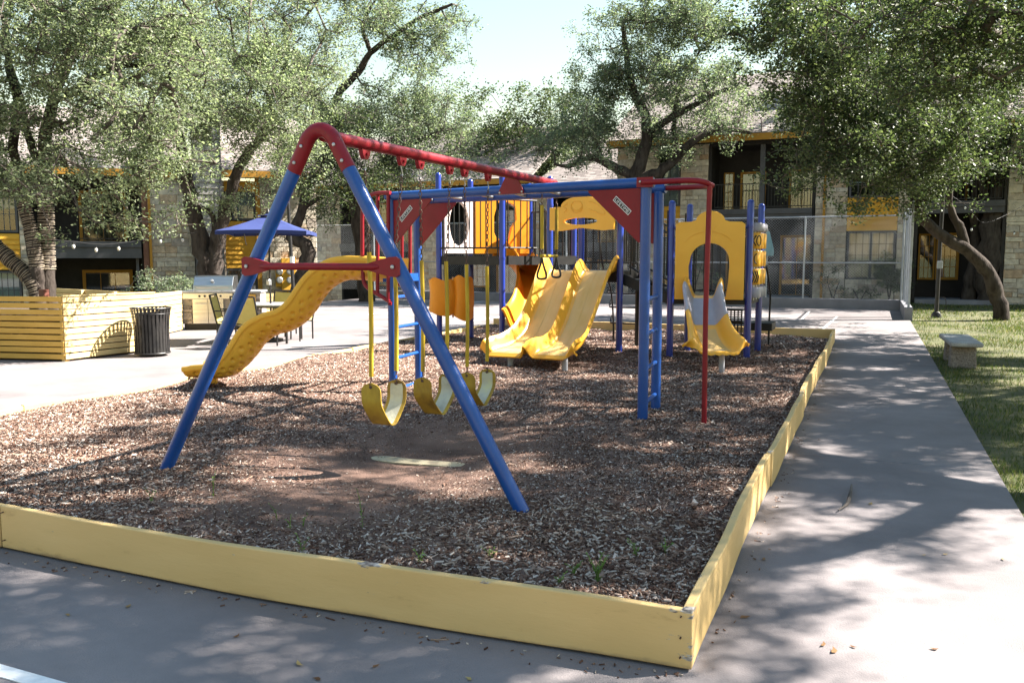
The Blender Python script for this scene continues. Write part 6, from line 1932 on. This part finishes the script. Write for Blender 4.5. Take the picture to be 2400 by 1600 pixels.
    Vl = np.stack([pos, pos + d * L_ * .45 + sd * W_ + nn * f_, pos + d * L_, pos + d * L_ * .45 - sd * W_ + nn * f_], 1).reshape(-1, 3)
    b = np.arange(n)[:, None, None] * 4
    Fl = (np.array([(0, 1, 2), (0, 2, 3)])[None] + b).reshape(-1, 3)
    NLEAF[0] += n
    cr = obj_of(np_mesh('crown', Vl, Fl, M[leaf]), 'crown', t); stuff(cr)
    return t

G_OAK = 'live oaks round the playground'
def stem(pxs, depth, r0, r1, first=None):
    P = [dep(x, y, depth if not isinstance(depth, (list, tuple)) else depth[i]) for i, (x, y) in enumerate(pxs)]
    if first is not None: P[0][2] = first
    n = len(P); return (P, list(np.linspace(r0, r1, n)))

# --- rope-wrapped oak in the planter
d1 = 14.3
stA = stem([(100, 720), (72, 655), (28, 612), (-40, 545), (-110, 450), (-180, 320)], d1, .14, .08, .6)
stB = stem([(88, 720), (86, 632), (76, 560), (58, 490), (50, 425), (30, 340), (42, 250), (20, 150), (10, 40)], d1, .118, .05, .6)
stC = stem([(112, 720), (109, 605), (108, 505), (104, 420), (110, 310), (140, 190), (190, 80), (230, -40)], d1 + .2, .14, .06, .6)
stD = stem([(128, 235), (190, 205), (260, 160), (330, 150), (400, 130)], d1 + .2, .08, .035)
stE = stem([(106, 420), (70, 330), (40, 200), (-10, 60)], d1 + .1, .07, .03)
t1 = tree('oak_tree', 'live oak with pale rope wound round its trunks, growing in the slatted planter', [stA, stB, stC, stD, stE],
     [blob(60, 330, 13.4, 210, 95, 1.7, 90), blob(120, 130, 13.8, 300, 130, 2.2, 170), blob(310, 235, 13.6, 150, 130, 1.6, 120), blob(345, 400, 13.3, 70, 60, 1.0, 36), blob(60, 430, 13.4, 60, 65, .5, 14), blob(190, 490, 13.2, 50, 45, .5, 10), blob(300, 60, 14.5, 260, 140, 2.2, 140), blob(60, -100, 14.5, 420, 120, 2.2, 80), blob(320, 490, 13.4, 45, 40, .5, 10), blob(-120, 250, 14, 150, 180, 2, 70)],
     'leaf_a', .050, 120, .33, G_OAK, clump=8, seed=1)
# rope wound round the three trunks
for (P_, Rr), (u0, u1), pitch in ((stA, (.08, .62), .042), (stB, (.16, .52), .040), (stC, (.14, .58), .036)):
    c = curve(P_, 24); L = [0]
    for i in range(1, len(c)): L.append(L[-1] + float(np.linalg.norm(c[i] - c[i - 1])))
    L = np.array(L); c = np.array(c); tot = L[-1]
    s0, s1 = u0 * tot, u1 * tot; turns = (s1 - s0) / pitch; k = int(turns * 12); pts = []
    for i in range(k):
        s = s0 + (s1 - s0) * i / k; q = np.array([np.interp(s, L, c[:, j]) for j in range(3)]); q2 = np.array([np.interp(s + .05, L, c[:, j]) for j in range(3)])
        ax = (q2 - q) / np.linalg.norm(q2 - q); u = np.cross(ax, [0, 1, .3]); u /= np.linalg.norm(u); v = np.cross(ax, u)
        a = 2 * math.pi * i / 12; rr = np.interp(s / tot, np.linspace(0, 1, len(Rr)), Rr) * 1.06 + .008
        pts.append(q + (u * math.cos(a) + v * math.sin(a)) * rr + ax * .010 * math.sin(i * .37))
    mb = MB(); mb.tube(pts, .005, 5); mb.build('rope_wrap', M['rope'], t1, True)
bx = dep(98, 700, d1 - .25); mb = MB(); mb.box((bx[0] + .06, bx[1], 1.02), (.12, .10, .16)); mb.build('timer_box', rough_mat('brown_plastic_box', (.10, .035, .025), (.14, .05, .035), 5, .5), t1)

# --- forked oak behind the grill
d2 = 21.5
sA = stem([(512, 740), (488, 640), (468, 570), (455, 500), (440, 430), (428, 350), (400, 270), (380, 180)], d2, .27, .08, -.9)
sB = stem([(500, 640), (508, 570), (530, 490), (553, 410), (590, 350), (640, 290), (690, 200)], d2, .20, .06)
sC = stem([(455, 460), (425, 410), (392, 382), (355, 350), (310, 290)], d2, .12, .05)
sD = stem([(505, 560), (500, 510), (478, 488), (440, 482)], d2, .09, .05)
tree('oak_tree', 'forked live oak with dark trunk rising behind the gas grill', [sA, sB, sC, sD],
     [blob(480, 210, 20.5, 190, 130, 2.6, 190), blob(630, 265, 20.8, 110, 100, 2.0, 130), blob(560, 80, 21.5, 260, 120, 3, 190), blob(400, 320, 20.3, 80, 50, 1.2, 40), blob(660, 390, 21, 50, 40, .8, 14), blob(540, -60, 21.5, 320, 80, 2.4, 70), blob(520, 475, 20.8, 50, 30, .5, 10)],
     'leaf_a', .064, 115, .42, G_OAK, clump=8, seed=2, zmin=1.6)
# --- crooked oak by the end of the court fence
d3 = 29.0
tree('oak_tree', 'crooked thin-trunked oak beside the end of the long court fence', [stem([(672, 745), (705, 660), (722, 600), (715, 575), (683, 556), (692, 530), (708, 490), (720, 440), (750, 380), (770, 330)], d3, .30, .10, -1.0), stem([(708, 490), (740, 470), (790, 440), (820, 400)], d3, .10, .04)],
     [blob(780, 330, d3, 110, 100, 2, 90), blob(700, 420, d3, 70, 50, 1.4, 22), blob(850, 420, d3, 110, 60, 2, 60), blob(780, 470, d3, 70, 45, 1.2, 18)],
     'leaf_b', .085, 75, .48, G_OAK, seed=3, zmin=2.0)
# --- tall oak behind them, its long limb over the court
d4 = 31.0
tree('oak_tree', 'tall pale-leaved oak with a long limb reaching over the back of the court', [stem([(860, 740), (850, 600), (830, 450), (800, 330), (740, 230), (690, 120)], d4, .34, .12, -.8), stem([(800, 330), (790, 230), (840, 170), (868, 125), (920, 85), (990, 40), (1060, 10)], d4, .16, .05), stem([(868, 125), (850, 60), (880, 0)], d4, .09, .04), stem([(830, 450), (900, 380), (980, 330), (1050, 300)], d4, .14, .05)],
     [blob(760, 60, d4, 170, 140, 3, 150), blob(900, 260, d4, 150, 110, 2.6, 190), blob(970, 110, d4, 70, 90, 2, 46), blob(1015, 35, d4, 55, 45, 1.6, 30), blob(890, 40, d4, 120, 90, 2.4, 70), blob(1025, 270, d4, 65, 70, 2, 55), blob(820, 340, d4, 140, 80, 2.4, 90), blob(1000, 360, d4, 120, 70, 2.4, 110), blob(800, -80, d4, 260, 70, 2.4, 50)],
     'leaf_c', .088, 85, .50, G_OAK, clump=8, seed=4, zmin=3.0)
# --- oak further back in the gap
d5 = 46.0
tree('oak_tree', 'distant round oak in the gap behind the monkey bars', [stem([(1240, 690), (1240, 560), (1250, 440), (1230, 360), (1210, 290)], d5, .35, .1, -1.0), stem([(1250, 440), (1300, 370), (1340, 320)], d5, .16, .06)],
     [blob(1210, 300, d5, 90, 80, 3, 110), blob(1310, 310, d5, 90, 90, 3, 110), blob(1230, 390, d5, 130, 55, 3, 90), blob(1110, 350, d5, 70, 60, 2.4, 60)],
     'leaf_b', .14, 80, .75, G_OAK, seed=5, zmin=3.5)
# --- spreading oak in front of the right building
d6 = 31.5
tree('oak_tree', 'spreading live oak with forked dark limbs in front of the right building', [stem([(1492, 745), (1490, 600), (1488, 480), (1492, 410), (1505, 370), (1516, 320), (1512, 270), (1485, 215), (1470, 140), (1460, 60)], d6, .36, .08, -.05), stem([(1492, 415), (1450, 398), (1405, 375), (1370, 372), (1335, 390), (1300, 385)], d6, .20, .05), stem([(1495, 425), (1545, 405), (1590, 365), (1625, 330), (1690, 303), (1760, 312)], d6, .24, .06), stem([(1516, 325), (1560, 285), (1620, 250), (1690, 215), (1760, 200)], d6, .17, .05), stem([(1405, 375), (1400, 340), (1375, 300)], d6, .1, .04), stem([(1590, 365), (1580, 300), (1590, 220), (1640, 120)], d6, .12, .04)],
     [blob(1425, 160, d6, 55, 60, 1.8, 34), blob(1530, 90, d6, 130, 100, 2.6, 130), blob(1620, 170, d6, 140, 110, 2.8, 140), blob(1400, 290, d6, 95, 70, 2.4, 75), blob(1480, 210, d6, 110, 70, 2.2, 60), blob(1700, 270, d6, 110, 70, 2.2, 70), blob(1600, 320, d6, 120, 45, 2, 40), blob(1340, 350, d6, 90, 55, 2, 60), blob(1480, 300, d6, 100, 50, 1.6, 25), blob(1560, 0, d6, 130, 70, 2.2, 70), blob(1660, 60, d6, 110, 80, 2.2, 60)],
     'leaf_c', .088, 90, .48, G_OAK, clump=8, seed=6, zmin=3.2)
# --- lawn trees at the right
q5 = onz(2345, 752, -.05); d7 = float(np.dot(q5, FH))
tree('oak_tree', 'leaning oak on the lawn, bent over towards the court fence', [stem([(2347, 752), (2338, 700), (2316, 640), (2270, 590), (2200, 548), (2152, 500), (2140, 440), (2110, 370), (2050, 300)], d7, .21, .08, -.1), stem([(2262, 575), (2250, 530), (2232, 505), (2225, 450), (2240, 380), (2260, 300)], d7, .12, .05), stem([(2150, 500), (2180, 420), (2190, 340), (2220, 250)], d7, .11, .05), stem([(2110, 370), (2020, 350), (1950, 330), (1880, 320)], d7, .08, .03), stem([(2140, 440), (2060, 430), (2000, 420)], d7, .07, .03)],
     [blob(1990, 400, d7 - 1, 110, 60, 1.8, 80), blob(2080, 330, d7 - 1, 110, 80, 2, 90), blob(1955, 315, d7 - .5, 70, 60, 1.6, 45), blob(2010, 230, d7, 170, 100, 2.4, 140), blob(2200, 260, d7, 110, 110, 2.2, 80), blob(2090, 460, d7 - 1, 55, 30, .8, 14), blob(2230, 380, d7 - 1, 90, 60, 1.5, 50)],
     'leaf_b', .085, 95, .44, G_OAK, clump=9, seed=7, zmin=3.0)
q6 = onz(2312, 714, -.05); d8 = float(np.dot(q6, FH))
tree('oak_tree', 'upright dark-trunked oak on the lawn in front of the stone pier', [stem([(2312, 714), (2316, 620), (2322, 540), (2335, 450), (2350, 390), (2340, 300), (2350, 200)], d8, .42, .14, -.1), stem([(2328, 500), (2370, 440), (2420, 395), (2480, 300)], d8, .2, .09), stem([(2322, 560), (2370, 530), (2430, 480)], d8, .15, .08), stem([(2330, 500), (2300, 440), (2290, 390), (2260, 330)], d8, .14, .06)],
     [blob(2330, 260, d8 - 1, 150, 110, 3, 150), blob(2240, 150, d8, 170, 110, 3, 130), blob(2400, 340, d8 - 1, 90, 60, 2, 50), blob(2250, 370, d8, 70, 40, 1.6, 18)],
     'leaf_b', .10, 85, .52, G_OAK, clump=9, seed=8, zmin=3.2)
q7 = onz(2152, 702, -.05); d9 = float(np.dot(q7, FH))
tree('oak_tree', 'thick straight oak trunk between the court fence corner and the light pole', [stem([(2152, 702), (2155, 620), (2162, 520), (2172, 430), (2200, 340), (2230, 240)], d9, .38, .13, -.1), stem([(2162, 520), (2120, 440), (2080, 380), (2040, 300)], d9, .16, .06)],
     [blob(2130, 330, d9, 140, 70, 2.4, 80), blob(2160, 180, d9, 180, 110, 3, 120), blob(1990, 160, d9, 130, 100, 2.6, 90)],
     'leaf_b', .11, 80, .55, G_OAK, clump=9, seed=9, zmin=3.2)
q8 = onz(2268, 714, -.05); d10 = float(np.dot(q8, FH))
tree('oak_tree', 'slim oak trunk standing behind the leaning lawn tree', [stem([(2268, 714), (2276, 650), (2290, 570), (2280, 480), (2300, 380)], d10 + .4, .26, .10, -.1)],
     [blob(2290, 330, d10 + .4, 90, 70, 1.8, 40)], 'leaf_b', .11, 70, .5, G_OAK, seed=10, zmin=3.5)

# --- near oaks right of the frame: their crowns hang into the top right and shade the path and bed
def wblob(x, y, z, rx, ry, rz, n): return (np.array([x, y, z], float), rx, ry, rz, n)
tree('oak_tree', 'near oak overhanging the path, its dark boughs across the upper right', [([np.array(p, float) for p in ((3.95, 8.2, -.05), (3.7, 8.15, 1.4), (3.4, 8.15, 2.9), (2.9, 8.8, 4.4), (2.2, 9.4, 5.6), (1.2, 9.8, 6.6))], [.29, .26, .23, .17, .12, .06]), ([np.array(p, float) for p in ((3.42, 8.15, 2.7), (3.7, 9.5, 4.2), (3.9, 10.9, 5.4), (3.4, 12.2, 6.4))], [.15, .12, .1, .05]), ([np.array(p, float) for p in ((3.4, 8.2, 3.0), (3.9, 7.5, 4.6), (3.4, 6.6, 6.0))], [.13, .1, .05])],
     [wblob(1.9, 9.2, 6.6, 2.3, 2.6, 1.0, 260), wblob(2.9, 11.6, 6.3, 2.0, 2.0, 1.1, 180), wblob(3.0, 6.6, 6.4, 2.2, 1.7, .9, 170), wblob(4.5, 8.0, 6.6, 1.4, 1.2, .7, 110), wblob(5.3, 9.7, 6.8, 1.2, 1.3, .7, 80), wblob(1.0, 7.4, 6.4, 1.3, 1.2, .7, 60), wblob(3.4, 13.4, 5.9, 1.5, 1.6, .9, 60), blob(2110, 40, 14, 150, 110, 1.6, 80), blob(2280, 80, 12, 160, 140, 1.6, 90)],
     'leaf_b', .062, 125, .36, G_OAK, clump=7, seed=11, zmin=3.0)
tree('oak_tree', 'oak with twisted limbs overhanging the lawn behind the stone bench', [([np.array(p, float) for p in ((6.2, 17.0, -.05), (6.0, 17.1, 1.6), (5.6, 17.0, 3.2), (5.0, 17.2, 4.6), (4.2, 17.8, 5.6), (3.2, 18.4, 6.2), (1.4, 19.0, 7.0), (-.6, 19.6, 7.4))], [.32, .27, .23, .18, .14, .10, .07, .04]), ([np.array(p, float) for p in ((5.8, 17.05, 2.6), (6.4, 16.0, 4.2), (6.6, 14.8, 5.6), (6.0, 13.6, 6.6))], [.17, .13, .1, .05])],
     [wblob(4.6, 17.6, 6.4, 2.6, 2.6, 1.3, 190), wblob(6.4, 14.6, 6.8, 2.3, 2.4, 1.2, 190), wblob(3.0, 19.0, 6.2, 1.8, 2.0, 1.0, 90), wblob(6.9, 12.0, 7.0, 1.7, 1.4, 1.0, 120), wblob(5.5, 21.0, 6.5, 2.4, 2.2, 1.3, 110), wblob(6.8, 18.5, 6.8, 2.2, 2.2, 1.2, 120), blob(1850, 40, 20, 130, 90, 2.0, 70), blob(1980, 80, 19, 130, 110, 2.0, 80), blob(1950, 190, 20, 110, 60, 1.4, 36)],
     'leaf_b', .092, 110, .42, G_OAK, clump=8, seed=12, zmin=3.0)

# --- shrubs
def shrub(name, label, c, rx, ry, rz, n, leaf, ls, seed, group=None, per=60):
    c = np.array(c, float); base = np.array([c[0], c[1], c[2] - rz])
    stems = [([base, base + np.array([.1 * rx, 0, rz * .5]), base + np.array([.25 * rx, 0, rz])], [.03, .02, .012]), ([base, base + np.array([-.15 * rx, 0, rz * .5]), base + np.array([-.3 * rx, 0, rz])], [.03, .02, .012])]
    tree(name, label, stems, [(c, rx, ry, rz, n)], leaf, ls, per, .2, group, seed=seed, zmin=base[2] + .05, twigs=4, cat='shrub', tipr=.004)
shrub('shrub', 'rounded glossy shrub at the foot of the pale stone wall', dep(402, 668, 23.5), .60, .5, .42, 60, 'leaf_c', .06, 21)
shrub('shrub', 'dark evergreen shrub under the grid window, behind the fence corner', fr.w(U6(1430), .95, 1.0), .42, .4, .9, 60, 'leaf_b', .07, 22)
shrub('shrub', 'sparse twiggy brown shrub by the downspout behind the fence', fr.w(U6(1120), .75, 1.0), .75, .4, .7, 26, 'leaf_b', .06, 23, per=22)
shrub('shrub', 'olive green shrub behind the fence, seen through the arch panel', fr.w(fr.px(1640, 640)[0], 1.15, 1.2), .95, .5, 1.15, 90, 'leaf_c', .08, 24)
shrub('shrub', 'low leafless shrub beneath the grid window behind the fence', fr.w(U6(1270), .5, 1.0), .9, .4, .5, 22, 'leaf_b', .06, 25, per=20)
print('leaves', NLEAF[0])
